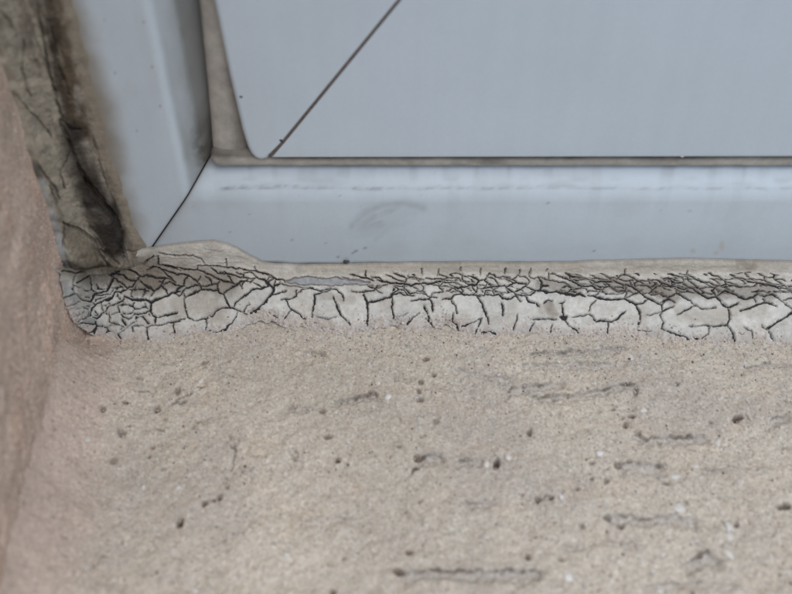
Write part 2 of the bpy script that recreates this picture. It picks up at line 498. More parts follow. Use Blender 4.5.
stones = [(388, 398, 5.2, 5.0, 0, (205, 208, 214)), (568, 577, 6.6, 6.2, 0, (222, 224, 230)), (729, 555, 5.5, 9.5, -22, (212, 210, 208)), (679, 508, 8.5, 7, 0, (186, 187, 188)),
          (487, 464, 4.5, 6, 15, (196, 196, 194)), (600, 453, 6, 4.5, -10, (196, 200, 206)), (561, 496, 3.5, 5.5, 0, (196, 200, 208)), (718, 443, 5, 6, 20, (190, 186, 182)),
          (729, 537, 6, 5.5, 0, (190, 190, 190)), (728, 528, 5, 7, -15, (190, 192, 194)), (196, 390, 4, 5, 30, (190, 196, 204)), (201, 381, 3.5, 5, 15, (200, 206, 214)),
          (631, 357, 2.8, 7, 0, (190, 190, 192)), (643, 411, 5, 5, 0, (196, 192, 186)), (508, 457, 4.5, 5, 0, (186, 184, 180)), (675, 477, 6.5, 5, 0, (176, 178, 180)),
          (178, 487, 4, 4, 0, (176, 182, 190)), (93, 452, 4.5, 5, 0, (168, 166, 164)), (287, 554, 5, 4, 0, (186, 188, 190)), (195, 591, 4, 5, 0, (190, 196, 204)),
          (336, 412, 2.5, 2.5, 0, (210, 208, 206)), (379, 383, 2.5, 2.5, 0, (206, 204, 200)), (559, 361, 2.5, 2.5, 0, (204, 202, 198)), (660, 590, 6, 4, 0, (190, 192, 194)),
          (451, 528, 4, 3.5, 0, (176, 178, 184)), (696, 466, 6, 5, 0, (176, 174, 170)), (120, 470, 3, 3, 0, (180, 180, 180)), (570, 470, 3, 3, 0, (190, 188, 184))]
for i, (px_, py_, rx_, ry_, an, cc) in enumerate(stones):
    p = on_sill(px_, py_)
    s = np.linalg.norm(p - CAM) / FPX * .86
    v = IV2 * np.array([rx_ * s * .85, ry_ * s * .98, min(rx_, ry_) * s * .5])
    rr = np.random.default_rng(i)
    v = v * (1 + .26 * (rr.random((len(v), 1)) - .5) * 2)
    a = math.radians(-an); ca, sa = math.cos(a), math.sin(a)
    v = np.stack([v[:, 0] * ca - v[:, 1] * sa, v[:, 0] * sa + v[:, 1] * ca, v[:, 2]], -1)
    v += np.array([p[0], p[1], float(sill_h(p[0], p[1])) - .18 * min(rx_, ry_) * s])
    sp('stone_grain', raw_mesh('stone_grain', v, IF2, np.ones((len(v), 1)) * srgb(*(.35 * np.array(cc) + .65 * np.array((238, 230, 216)))) * 1.0), M_STONE)

# ---- loose sand bonded in the surface (nobody could count it)
def sand(name, pts, sizes, cols, seed):
    rr = np.random.default_rng(seed)
    n = len(pts)
    V = np.repeat(IV[None], n, 0) * (1 + .45 * (rr.random((n, 12, 1)) - .5))
    V *= (sizes[:, None] * rr.uniform(.7, 1.25, (n, 3)))[:, None, :]
    V += pts[:, None, :]
    F = (IF[None] + (np.arange(n) * 12)[:, None, None]).reshape(-1, 3)
    C = np.repeat(cols[:, None, :], 12, 1)
    return raw_mesh(name, V.reshape(-1, 3), F, C.reshape(-1, 3), False)
sr = np.random.default_rng(5)
pal = np.array([srgb(200, 189, 178), srgb(190, 177, 165), srgb(210, 204, 197), srgb(196, 176, 160), srgb(180, 176, 172), srgb(214, 212, 208), srgb(105, 96, 90)])
n = 21000
sx = sr.uniform(-92, 122, n); sy = sr.uniform(-100, -10, n)
nearseal = 2600
sx[:nearseal] = sr.uniform(-80, 118, nearseal); sy[:nearseal] = -14 - np.abs(sr.normal(0, 7, nearseal))
sz = sr.uniform(.13, .30, n) * np.where(sr.random(n) < .04, 1.7, 1)
pts = np.stack([sx, sy, sill_h(sx, sy) + .02], -1)
cols = pal[sr.choice(7, n, p=[.28, .22, .18, .12, .12, .05, .03])] * sr.uniform(.85, 1.1, (n, 1))
tag(sp('sand_grains', sand('sand_grains', pts, sz, cols, 6), M_STONE), kind='stuff')
n = 5000
ty = sr.uniform(-100, -12, n); tz = sr.uniform(0, 100, n)
ii = np.clip(np.searchsorted(ya, ty), 0, len(ya) - 1); jj = np.clip(np.searchsorted(za, tz), 0, len(za) - 1)
pts = np.stack([rx[ii, jj], ty, tz], -1)
cols = np.array([srgb(200, 182, 168), srgb(188, 168, 154), srgb(210, 196, 184)])[sr.choice(3, n)] * sr.uniform(.85, 1.1, (n, 1))
tag(hp('sand_grains', sand('wall_sand_grains', pts, sr.uniform(.15, .36, n), cols, 8), M_WALL), kind='stuff')

# ================================================================== WINDOW
win = empty('window', (250, 10, 0))
win['kind'] = 'thing'
tag(win, 'greyish white plastic window with grimy mitred frame and sash corner', 'window')
def wp(name, me, mat, parent=None):
    o = link(name, me, mat, win); o.location = -np.array((250, 10, 0)) * MM
    return o

MS = 0.73
def mitre_x(Z): return -56.0 + (Z - 37.1) * MS
# frame section: (Y, Z) from the sill up, round the ridge, down the chamfer to the rebate
prof = [(2.0, z) for z in np.arange(-6, 33.2, .45)]
for t in np.linspace(0, 1, 12):                     # soft ridge
    a = t * math.radians(31)
    prof.append((2.0 + 8.0 * (1 - math.cos(a)), 33.4 + 8.0 * math.sin(a)))
y0_, z0_ = prof[-1]
for t in np.linspace(.1, 1, 12):
    prof.append((y0_ + t * (7.2 - y0_), z0_ + t * (43.4 - z0_)))
prof += [(8.6, 46.2), (11.0, 50.2), (12.4, 51.5), (15, 52), (30, 52.2), (60, 52.4)]
prof = np.array(prof)

PV = srgb(210, 220, 225)
def frame_dirt(U, Zp, seed, horizontal):
    """albedo of the frame: U along the length, Zp position on the section"""
    cc = PV * np.ones(U.shape + (1,))
    cc = cc * (0.93 + .11 * fbm(U, Zp * 1.5, 40, seed, 4)[..., None])
    g1 = smooth(.50, .78, fbm(U, Zp * 2, 16, seed + 3, 4))[..., None]
    cc = cc * (1 - .10 * g1) + srgb(170, 168, 162) * .10 * g1
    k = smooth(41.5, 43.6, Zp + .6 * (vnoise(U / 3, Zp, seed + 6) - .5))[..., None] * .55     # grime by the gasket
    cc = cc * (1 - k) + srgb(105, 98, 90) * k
    sp_ = smooth(.97, .995, vnoise(U / .7, Zp / .7, seed + 8))[..., None] * .22
    cc = cc * (1 - sp_) + srgb(110, 106, 104) * sp_
    return cc

# -- bottom member
ua = axis(0, 205, .42, 0, XR + 80, 1.25)
Zp = prof[:, 1]; Yp = prof[:, 0]
U, K = np.meshgrid(ua, np.arange(len(prof)), indexing='ij')
ZR = Zp[K]; YR = Yp[K]
XRl = mitre_x(ZR) + .22 + U
ok = ZR > 52.3
P = np.stack([XRl, YR, ZR], -1)
PXr, PYr = to_px(P)
c = frame_dirt(XRl, ZR, 4, True)
# dark scuffed line along the ridge, broken up; strongest at its left end
ln = np.exp(-((ZR - 37.6 - .5 * (vnoise(XRl / 6, XRl * 0, 12) - .5)) / .42) ** 2)
brk = (.30 + .70 * smooth(.40, .66, fbm(XRl, ZR * 3, 1.6, 13, 4))) * (.35 + .65 * np.exp(-np.clip(XRl + 45, 0, None) / 55)) * smooth(-49, -46, XRl)
k = (ln * brk * .62)[..., None]
c = c * (1 - k) + srgb(88, 84, 84) * k
ln2 = np.exp(-((ZR - 39.2) / .9) ** 2) * smooth(.5, .75, vnoise(XRl / 5, ZR / 2, 14)) * .16 * smooth(-49, -44, XRl)
c = c * (1 - ln2[..., None]) + srgb(110, 108, 106) * ln2[..., None]
# rubbed scuff, an oval of fine diagonal strokes
dx_, dy_ = PXr - 385, PYr - 219
e1 = np.hypot((dx_ * .94 - dy_ * .34) / 50, (dx_ * .34 + dy_ * .94) / 17)
strk = fbm((PXr + PYr * 1.6) * .12, (PYr + PXr * .75), 3.2, 15, 3)
k = (1 - smooth(.15, 1.05, e1)) * (.08 + .26 * smooth(.3, .75, fbm(PXr + PYr, PYr * 1.6, 12, 17, 4)) * (.4 + .6 * strk))
arc, _ = seg_dist(PXr + 3 * (strk - .5), PYr, [(352, 226), (366, 212), (384, 205), (404, 203), (424, 208)])
k = np.maximum(k, .34 * np.exp(-(arc / 4.0) ** 2) * (.35 + .65 * fbm(PXr, PYr, 7, 16, 4)))
arc, _ = seg_dist(PXr, PYr + 2 * (strk - .5), [(376, 239), (390, 226), (404, 216), (420, 210)])
k = np.maximum(k, .10 * np.exp(-(arc / 2.4) ** 2))
c = c * (1 - k[..., None]) + srgb(112, 108, 106) * k[..., None]
for (sx_, sy_, r_) in [(365, 248, 2.0), (356, 251, 2.2), (353, 253, 1.6), (292, 240, 1.4), (340, 196, 1.2), (548, 203, 1.6), (594, 251, 1.6), (690, 211, 1.2), (326, 243, 1.2), (338, 257, 1.8), (660, 210, 1), (230, 232, 1.2), (250, 214, 1)]:
    k = .5 * (1 - smooth(.3, 1.2, np.hypot((PXr - sx_) / 1.5, PYr - sy_) / (.8 * r_)))[..., None]
    c = c * (1 - k) + srgb(70, 66, 64) * k
for (sx_, sy_, rx_, ry_) in [(722, 246, 2.5, 6), (693, 251, 3, 3), (716, 253, 3, 2)]:
    k = .35 * (1 - smooth(.4, 1.3, np.hypot((PXr - sx_) / rx_, (PYr - sy_) / ry_)))[..., None]
    c = c * (1 - k) + srgb(190, 165, 125) * k
# grime line just above the sealant, and a soft brownish darkening towards the bottom
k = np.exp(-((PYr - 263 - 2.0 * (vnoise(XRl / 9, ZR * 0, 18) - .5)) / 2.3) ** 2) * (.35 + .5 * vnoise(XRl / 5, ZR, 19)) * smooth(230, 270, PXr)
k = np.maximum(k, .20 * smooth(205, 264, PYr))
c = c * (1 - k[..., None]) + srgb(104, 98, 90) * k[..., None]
# vertical drip marks under the gasket
k = .14 * smooth(.62, .85, vnoise(XRl / 2.2, ZR * 0 + 3, 22)) * smooth(38, 42, ZR) + .05 * smooth(.6, .8, vnoise(XRl / 3.2, ZR * 0 + 8, 23)) * smooth(20, 38, ZR)
c = c * (1 - k[..., None]) + srgb(100, 94, 90) * k[..., None]
# dirt bleeding from the mitre
k = .55 * np.exp(-U / .5) + .12 * np.exp(-U / 3.0)
c = c * (1 - k[..., None]) + srgb(80, 68, 58) * k[..., None]
wp('frame_rail', grid_mesh('frame_rail', P, c, flip=False), M_PVC)

# -- left member: the same section turned upright
ua = axis(0, 85, .42, 0, ZT + 10, 1.25)
U, K = np.meshgrid(ua, np.arange(len(prof)), indexing='ij')
ZR = Zp[K]; YR = Yp[K]
XJ = mitre_x(ZR); ZJ = ZR + .3 + U
P = np.stack([XJ, YR, ZJ], -1)
PXj, PYj = to_px(P)
c = frame_dirt(ZJ, ZR, 24, False)
# brown film spreading out of the mastic
ed = XJ + 73.5
k = .9 * (1 - smooth(-2.5, 5.5, ed + 5 * (fbm(XJ, ZJ, 9, 27, 4) - .5)))
k = np.maximum(k, .35 * smooth(26, 14, ZJ) * (1 - smooth(0, 12, ed)))
c = c * (1 - k[..., None]) + srgb(146, 135, 118) * k[..., None]
# olive grime and painted-in shade of the side-facing chamfer, blacker near the corner
k = smooth(35.6, 38.2, ZR + .8 * (fbm(XJ, ZJ, 6, 26, 3) - .5)) * (.36 + .16 * smooth(75, 50, ZJ) + .2 * smooth(39, 43, ZR)) * (.7 + .5 * fbm(XJ * 2, ZJ, 7, 28, 3))
c = c * (1 - k[..., None]) + srgb(104, 98, 84) * k[..., None]
k = smooth(38.5, 43, ZR) * smooth(64, 46, ZJ) * smooth(.3, .62, fbm(XJ * 3, ZJ * 2, 4, 29, 3)) * .6
c = c * (1 - k[..., None]) + srgb(66, 62, 56) * k[..., None]
k = .45 * np.exp(-U / .45) + .08 * np.exp(-U / 3.0)
c = c * (1 - k[..., None]) + srgb(80, 68, 58) * k[..., None]
for (sx_, sy_, r_) in [(144, 22, 1.5), (152, 67, 1.6), (137, 131, 1.3), (160, 106, 1.6), (115, 73, 1.5), (105, 20, 1.2)]:
    k = .5 * (1 - smooth(.5, 1.2, np.hypot(PXj - sx_, PYj - sy_) / r_))[..., None]
    c = c * (1 - k) + srgb(140, 110, 100) * k
wp('frame_jamb', grid_mesh('frame_jamb', P, c, flip=True), M_PVC)
# dark joint core behind the mitre
a0, a1 = 5.0, 49.0
v = []
for zz in np.linspace(a0, a1, 40):
    yv = np.interp(zz, Zp, Yp) + .55
    v += [(mitre_x(zz) - .8, yv, zz + .4), (mitre_x(zz) + .8, yv, zz - .4), (mitre_x(zz) + .8, yv + 3, zz - .4), (mitre_x(zz) - .8, yv + 3, zz + .4)]
f = []
for i in range(39):
    for q in range(4):
        f.append((4 * i + q, 4 * i + (q + 1) % 4, 4 * i + 4 + (q + 1) % 4, 4 * i + 4 + q))
wp('mitre_joint', poly_mesh('mitre_joint', v, f), M_DARK)

# -- gaskets: strips of section swept along a path
def strip(name, path, ry, rz, axis_, C, segs=20, seed=0):
    """path: list of (along, cy, cz or cx, scale a, scale b)"""
    path = np.array(path, float); n = len(path)
    th = np.linspace(0, 2 * math.pi, segs, endpoint=False)
    ca = np.sign(np.cos(th)) * np.abs(np.cos(th)) ** .75; sa = np.sign(np.sin(th)) * np.abs(np.sin(th)) ** .75
    A = path[:, 0][:, None] * np.ones(segs)
    Yv = path[:, 1][:, None] + ry * path[:, 3][:, None] * ca
    W = path[:, 2][:, None] + rz * path[:, 4][:, None] * sa
    nn = vnoise(A / 2.5, th[None] * 2 + 0 * A, seed) - .5
    Yv = Yv + .10 * nn
    V = np.stack([A, Yv, W], -1) if axis_ == 'x' else np.stack([W, Yv, A], -1)
    V = V.reshape(-1, 3)
    F = []
    for i in range(n - 1):
        for q in range(segs):
            F.append((i * segs + q, i * segs + (q + 1) % segs, (i + 1) * segs + (q + 1) % segs, (i + 1) * segs + q))
    F.append(tuple(range(segs))); F.append(tuple(range((n - 1) * segs, n * segs))[::-1])
    cc = C * np.ones((n, segs, 1))
    d = fbm(A, th[None] * 3 + 0 * A, 5, seed + 1, 3)
    cc = cc * (.86 + .28 * d[..., None])
    k = smooth(.55, .8, fbm(A, th[None] * 6 + 0 * A, 9, seed + 4, 4))[..., None] * .4
    cc = cc * (1 - k) + srgb(60, 52, 46) * k
    if True:  # sash shadow painted into the gasket colour, along its top and right flanks
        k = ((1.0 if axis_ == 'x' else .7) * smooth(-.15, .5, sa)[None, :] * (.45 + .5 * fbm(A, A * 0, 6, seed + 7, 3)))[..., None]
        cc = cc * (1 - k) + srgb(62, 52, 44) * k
    return poly_mesh(name, V, F, cc.reshape(-1, 3), True)
GC = srgb(192, 185, 173)
path = []
for x in np.r_[-49.6, -49.45, -49.1, -48.5, -47.6, np.arange(-46.5, 120, .7), np.arange(125, XR - 40, 20)]:
    t = np.clip((x + 49.6) / 2.2, 0, 1); endr = max(.12, math.sqrt(max(0, 1 - (1 - t) ** 2)))
    big = math.exp(-((x + 46) / 9) ** 2)
    path.append((x, 7.0 - .6 * big, 45.6 + .9 * big + .25 * (float(vnoise(np.array(x / 9), np.array(.5), 31)) - .5), endr, endr * (1 + .25 * big)))
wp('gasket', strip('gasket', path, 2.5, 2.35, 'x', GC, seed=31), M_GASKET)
path = []
for z in np.r_[45.5, np.arange(46, 100, .7), np.arange(104, ZT - 20, 20)]:
    cx_ = np.interp(z, [46, 60, 90, 140, 900], [-44.2, -43.2, -41.4, -41.2, -41.2])
    path.append((z, 8.6 - .9 * smooth(70, 48, z), cx_, 1, 1))
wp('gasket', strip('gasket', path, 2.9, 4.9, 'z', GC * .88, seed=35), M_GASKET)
# rebate wall behind the gaskets
wp('rebate', box_mesh('rebate', (-60, 13.2, 52.6), (XR, 40, 60)), M_DARK)

# -- sash: two mitred pieces with rounded edges
def slab(name, outline, radii, yf, yb_, C):
    """outline: (x, z) counter-clockwise seen from the front; radii: edge rounding for each vertex"""
    o = np.array(outline, float); n = len(o)
    e = np.roll(o, -1, 0) - o; e /= np.linalg.norm(e, axis=1)[:, None]
    nrm = np.stack([-e[:, 1], e[:, 0]], -1)         # inward for ccw
    pn = np.roll(nrm, 1, 0)
    b = nrm + pn; b /= np.maximum((b * nrm).sum(1), .35)[:, None] * 1.0
    b = b / 1.0
    rings = []
    r = np.array(radii)[:, None]
    for a in np.linspace(0, math.pi / 2, 7):
        off = b * r * (1 - math.cos(a)) * .9
        yy = yf + r[:, 0] * (1 - math.sin(a))
        rings.append(np.c_[o[:, 0] + off[:, 0], yy, o[:, 1] + off[:, 1]])
    V = [np.c_[o[:, 0], np.full(n, yb_), o[:, 1]]] + rings
    F = []
    for k in range(len(V) - 1):
        for i in range(n):
            j = (i + 1) % n
            F.append((k * n + i, k * n + j, (k + 1) * n + j, (k + 1) * n + i))
    F.append(tuple((len(V) - 1) * n + i for i in range(n)))
    F.append(tuple(i for i in range(n))[::-1])
    return poly_mesh(name, np.concatenate(V), F, C, True)
def front(px, py, Y=3.0):
    p = on_y(px, py, Y); return (float(p[0]), float(p[2]))
SC = srgb(210, 220, 226)
pe = [front(*q) for q in [(213, 0), (228.5, 75), (242, 132), (247, 148), (250.5, 155), (255, 159), (261, 161), (267, 159.5), (270, 156), (272.5, 152)]]
mA, mB = front(280.5, 143), front(397.5, 0)
ms = (mB[0] - mA[0]) / (mB[1] - mA[1])
SZ = 112.0
mT = (mA[0] + (SZ - mA[1]) * ms, SZ)
left_top = (pe[0][0] + .6, ZT - 10)
stile = [left_top] + pe + [mA, mB, mT, (mT[0], ZT - 10)]
rad = [1.6] * 6 + [1.4] * 4 + [.6] + [.3, .3, .5, .8]
me = slab('sash_stile', stile, rad, 3.0, 9.0, SC)
wp('sash_stile', me, M_SASH)
gap = .85
bz = front(500, 157.6)[1]
mb = (mA[0] + (bz + .1 - mA[1]) * ms + gap - .2, bz)
rail = [mb, (120, bz - .15), (XR - 45, bz - .2), (XR - 45, SZ), (mT[0] + gap, SZ), (mB[0] + gap, mB[1]), (mA[0] + gap + .12, mA[1])]
me = slab('sash_rail', rail, [.35, 1.3, 1.3, .8, .5, .3, .3], 3.05, 9.0, SC * .99)
wp('sash_rail', me, M_SASH)
# dirt packed in the sash mitre
v = []
for zz in np.linspace(bz + .5, SZ - 1, 30):
    xm = mA[0] + (zz - mA[1]) * ms
    v += [(xm - .4, 3.14, zz), (xm + 1.2, 3.14, zz), (xm + 1.2, 6, zz), (xm - .4, 6, zz)]
f = []
for i in range(29):
    for q in range(4):
        f.append((4 * i + q, 4 * i + (q + 1) % 4, 4 * i + 4 + (q + 1) % 4, 4 * i + 4 + q))
wp('mitre_joint', poly_mesh('mitre_joint', v, f), material('brown_dirt', (0.15, 0.12, 0.105), rough=.95, spec=.1, var=.4, vscale=900, bump=.4))
# chipped spots on the stile
for (px_, py_, r_) in [(241, 97, .42), (281, 140.5, .45)]:
    p = on_y(px_, py_, 2.97)
    vv = IV * np.array([r_ * 1.1, .12, r_ * .8]) * (1 + .3 * (np.random.default_rng(int(px_)).random((12, 1)) - .5)) + p
    wp('chip', raw_mesh('chip', vv, IF), M_DARK)
# glazing bead, glass and far frame members (above and right of the picture)
bx0, bx1, bz0, bz1 = mT[0], XR - 45 - 58, SZ, ZT - 90
wp('glass_pane', box_mesh('glass_pane', (bx0 - 5, 9.5, bz0 - 5), (XR - 50, 13, ZT - 12)), M_GLASS)
wp('glazing_bead', box_mesh('glazing_bead', (bx0 + .3, 5, bz0 + .2), (bx1 - .3, 9.4, bz0 + 12), SC), M_SASH)
wp('sash_stile', box_mesh('sash_stile', (bx1, 3, SZ + .3), (XR - 45.2, 9, ZT - 10), SC), M_SASH)
wp('frame_jamb', box_mesh('frame_jamb', (XR - 44.5, 2.2, 53), (XR - .5, 40, ZT - 1), SC), M_SASH)

# ================================================================== CRACKED SEALANT ALONG THE BOTTOM
# traced cracks: width then points, in 6.6x enlargements whose left top corner is (ox, oy)
T1 = [[8,40,130,110,150,190,130,245,95],[9,105,290,160,330,205,340,235,290,300,270,330,230,345,185],[5,110,150,95,230,105,290],[5,205,150,205,210,215,260,240,275],
 [5,115,215,150,200,200,165],[10,255,90,280,125,320,160,360,160,400,115,470,135,530,175],[4,400,100,470,100,560,90,620,40],[5,360,160,410,165,440,195,500,205,525,175],
 [5,355,180,400,220,440,250,475,240,500,205],[4,310,160,355,180,345,210],[5,525,175,560,165,620,180,690,190],[6,520,205,560,235,600,255,620,275,660,235,690,190],
 [3,620,275,600,300],[4,660,235,690,260,710,290],[10,420,300,480,325,560,330,598,340,660,320,720,290,792,270],[6,440,250,400,280,365,275,340,320,300,335],
 [5,420,300,415,325,370,350],[7,240,360,290,330,350,310,360,275],[5,205,340,240,360,205,400,210,440,245,445,280,410,320,370,370,350,415,340],[4,270,345,270,380,285,400],
 [4,320,410,330,440,320,470,380,480,415,500],[4,270,430,240,450],[4,390,540,430,510,460,480,495,465],[6,400,420,450,450,490,420,560,410,595,380],[12,598,340,595,400],
 [6,595,400,625,440,620,480],[7,625,440,690,425,770,410],[5,560,500,600,495,680,485,792,465],[4,565,500,575,590],[4,745,480,755,540,780,560],[3,145,340,150,370,190,390,200,430],
 [3,130,430,160,400],[3,145,470,200,435],[3,145,250,95,230],[4,570,130,620,105,660,120,700,160,760,210],[4,645,40,650,100],[4,650,100,720,110,792,135],[4,235,300,330,290,345,260],
 [3,60,300,105,290],[3,70,370,145,340],[3,380,540,410,590]]
T2 = [[5,0,100,60,105,120,120,180,130,240,130],[5,0,120,50,140,110,160,170,165,200,180,245,205,265,180],[5,240,130,290,145,350,175,410,205,470,215,490,225],
 [5,250,100,330,105,420,115,540,130,620,140,700,155,760,185],[4,250,100,245,130],[5,335,120,380,150,440,160,470,200,490,225],[4,440,160,480,170,540,180],[4,380,150,420,145,440,160],
 [5,500,150,550,160,545,185,600,190,640,180,700,210,740,245],[4,550,150,600,150,640,180],[4,560,205,600,215,620,190],[5,540,250,545,215,560,205],[4,620,215,660,235,665,245,720,235],
 [4,490,225,520,215,545,250],[10,0,320,60,290,100,280,110,255,150,235],[5,0,240,30,260,50,290],[4,20,230,60,210,100,235,150,235],[4,190,165,160,200,150,235],
 [5,100,280,125,300,165,255,230,230,270,240],[8,165,315,230,275,270,265,370,265,390,285,420,290],[5,165,315,150,290],[4,245,205,270,240,265,265],[4,270,240,340,230,380,225,390,205],
 [5,380,225,375,265],[7,415,290,450,265,490,235,540,205,580,200],[7,420,290,435,330,455,375,480,385],[7,160,320,165,380,180,440,230,460,290,450,340,430,360,400,410,380,480,380,520,400,570,415],
 [7,490,370,500,340,560,300,600,265,660,250,720,235],[12,700,215,745,250,735,290,690,340,640,380,590,410],[5,550,405,570,370,590,355],[5,740,295,792,280],[5,745,250,770,225,792,215],
 [5,300,450,300,520,380,530,430,510,480,460,510,410],[5,0,490,80,470,160,450],[6,0,430,60,415,110,410],[4,85,480,100,545,110,570,200,540,300,520],[3,385,0,385,60],[3,437,60,437,110],
 [3,535,60,535,125],[2,345,20,345,60],[3,630,100,630,135],[5,700,155,720,180,770,190,792,200],[4,720,180,705,205],[4,0,20,100,40,210,35,270,55,295,85],[4,0,180,60,190,100,235],
 [4,300,175,340,200,340,230],[3,0,200,30,225]]
T3 = [[5,10,155,60,165,100,190,150,195,165,215],[7,0,185,40,205,80,245],[5,80,195,50,215],[4,100,190,95,240,130,225,165,230],[7,0,255,40,240,60,215],[6,75,295,130,285,170,270],
 [5,235,265,240,300,190,320,140,325],[5,240,290,280,260,330,250,400,270,460,250],[6,170,325,185,365,210,390,250,415,300,450],[4,210,390,160,440],[8,375,285,360,295,355,350,345,440],
 [6,360,290,410,280,460,260],[4,460,250,500,260,545,295,550,330],[8,485,310,510,360,530,420,580,470,595,490],[4,600,270,640,280,700,265,750,260,775,235,792,235],
 [8,685,295,705,340,710,430,710,480],[8,705,340,792,330],[3,540,180,590,195,650,200,720,215],[4,700,150,690,185],[4,590,160,680,185,740,190],[3,430,255,420,285],[3,760,190,792,180],
 [3,720,215,750,235],[3,60,400,110,430],[3,380,440,440,450,500,440],[3,165,230,240,240,330,250]]
T4 = [[4,40,140,35,185],[5,0,185,50,190,90,205],[4,75,175,130,190,160,210],[8,110,200,180,215,250,220,300,225],[12,290,225,340,230,400,220,460,220,530,210],[4,170,165,230,190,300,215],
 [4,220,150,260,165,310,185],[4,310,185,350,180,420,195],[5,310,185,300,215],[4,430,185,500,190,560,195,580,180,520,160],[5,560,195,565,215,620,215,640,225],[4,580,180,630,185,700,210,730,235],
 [8,730,235,770,225,792,210],[5,720,175,760,190,792,210],[5,620,240,660,250,730,235],[4,560,210,520,240,550,270],[5,570,270,610,250,650,265,690,300],[5,45,230,100,250,180,230],
 [4,100,250,120,270,150,285],[4,0,275,90,260],[5,220,235,255,260,200,290],[7,255,260,200,295,210,310],[8,50,340,120,330,200,305,215,295,270,280,290,290],[7,20,285,40,330,45,380,50,430,45,480],
 [7,210,310,215,380,220,440],[4,290,265,320,295,360,300],[7,340,330,400,325,440,320,470,310,500,315],[5,370,270,410,265,440,295,470,310],[8,460,320,480,350,485,400],[8,425,365,440,405,460,460,490,490],
 [5,310,475,350,440,395,410],[3,255,410,310,415],[7,540,325,600,320,620,295,660,290],[8,605,325,630,370,645,415],[6,610,410,615,460,650,510,680,535],[8,680,295,740,295,770,300,792,305],
 [5,740,240,770,275,740,295],[3,412,110,412,160],[3,510,120,510,170],[3,585,130,582,175],[2,660,100,660,140],[3,720,110,715,170],[3,680,155,685,180],[2,325,150,325,180],
 [4,290,225,290,265,255,260],[4,400,220,420,245,410,265],[4,470,225,520,240],[4,290,290,320,295],[4,470,310,480,285,550,270]]
T5 = [[3,60,110,55,170],[2,135,120,135,165],[3,195,110,195,155],[3,295,110,295,160],[3,390,125,388,160],[3,460,120,460,170],[2,330,110,330,135],[2,565,120,568,140],[2,710,140,715,160],
 [4,15,165,15,190,60,210],[8,0,245,40,240,70,230,110,225,130,205],[4,55,175,110,185,130,205,160,200,180,170],[4,180,170,200,155,250,180,290,180,350,195],[4,160,200,180,215,170,240],
 [4,180,180,230,190,245,215,260,235],[9,160,250,210,240,260,235,300,240,330,265,360,290],[4,110,225,120,250,160,255,170,240],[4,290,180,320,200,360,215],[4,350,195,370,180,380,165],
 [9,310,240,360,215,430,220],[5,370,210,350,190],[4,380,165,440,185,460,205,440,230],[4,460,175,490,190,520,180,570,195,640,205],[5,520,180,540,220,530,245],[8,360,275,400,260,435,235,440,215],
 [8,440,240,490,265,530,265,545,235,580,235],[12,530,265,570,280,630,275,690,290,740,300],[6,700,285,740,260],[6,0,290,40,300,80,295,110,275],[5,100,300,160,295,170,265,215,275],
 [6,170,290,215,305,260,290],[8,260,290,290,320,340,320,370,300,400,335],[6,360,290,410,300,470,295,500,270],[10,430,305,455,340,490,350],[10,500,350,525,370],[10,115,310,145,345,165,400,185,445],
 [4,185,445,188,490],[7,275,345,285,390,285,430],[3,285,430,290,490],[5,375,420,370,470,355,510],[5,145,445,125,490,95,540,130,560],[3,150,530,200,525,240,540],[8,480,450,560,455,640,460],
 [22,660,440,690,448,712,436],[11,675,350,680,400,685,440],[8,660,350,690,340],[9,690,450,720,490],[4,720,490,792,530],[5,740,440,792,430],[4,490,480,460,530],[4,610,490,605,530],
 [5,590,155,585,190],[4,600,155,670,180,740,210,792,230],[4,700,160,760,185,792,190],[6,760,290,792,285],[7,555,345,580,328,610,338],[4,215,275,245,250,260,235],[4,0,245,20,270,0,290],
 [4,640,205,660,215,700,215],[4,215,275,230,300],[4,110,275,120,250],[4,20,500,90,480,145,445]]
T6 = [[4,0,170,50,195,100,215,140,235],[7,90,215,140,235,210,235,250,260],[4,40,155,90,175,150,185,210,200],[7,200,195,240,210,330,205,350,215],[5,230,210,215,240],[5,350,200,380,215,430,235],
 [4,370,190,400,170,430,160,480,185,520,205,580,210],[3,430,160,430,130],[4,500,240,490,215,520,205],[9,430,225,480,240,520,270,560,300,600,325,640,345,670,360],[5,300,210,335,240,380,265],
 [4,250,260,280,260,300,240,340,240],[4,380,265,430,270,435,240],[4,270,265,250,290,230,300],[4,350,260,400,280],[12,0,290,40,280,80,300,120,290,150,295,165,305],[5,60,270,85,260],
 [6,180,300,230,300],[12,230,305,270,315,340,325,400,315,440,320,480,345,500,360],[4,430,315,470,295,520,280,545,260],[10,500,355,520,400,530,440,525,490],[8,500,360,550,345,585,325],
 [5,590,285,620,260,640,235],[5,530,235,570,235,600,250,610,265],[6,580,195,630,200,680,215,730,235,760,240],[5,680,215,660,235,640,235],[4,580,200,590,220],[4,600,295,650,285,700,305,720,330],
 [5,670,360,690,335,720,325,750,345],[7,670,360,680,400,720,380,750,370],[6,680,400,660,430,690,470,670,510,720,545,792,560],[4,580,430,670,405],[3,520,510,600,535],
 [6,85,440,140,430,200,420,220,440,235,460],[10,235,460,290,465,340,465,390,440,430,400],[4,200,405,200,370,240,330],[4,320,470,320,540],[4,710,155,750,170,792,180],[5,730,195,750,215,740,240],
 [5,680,190,740,190],[6,720,310,760,290,792,285],[4,400,280,440,275,430,315],[4,85,260,140,250,140,235],[3,560,420,530,440]]
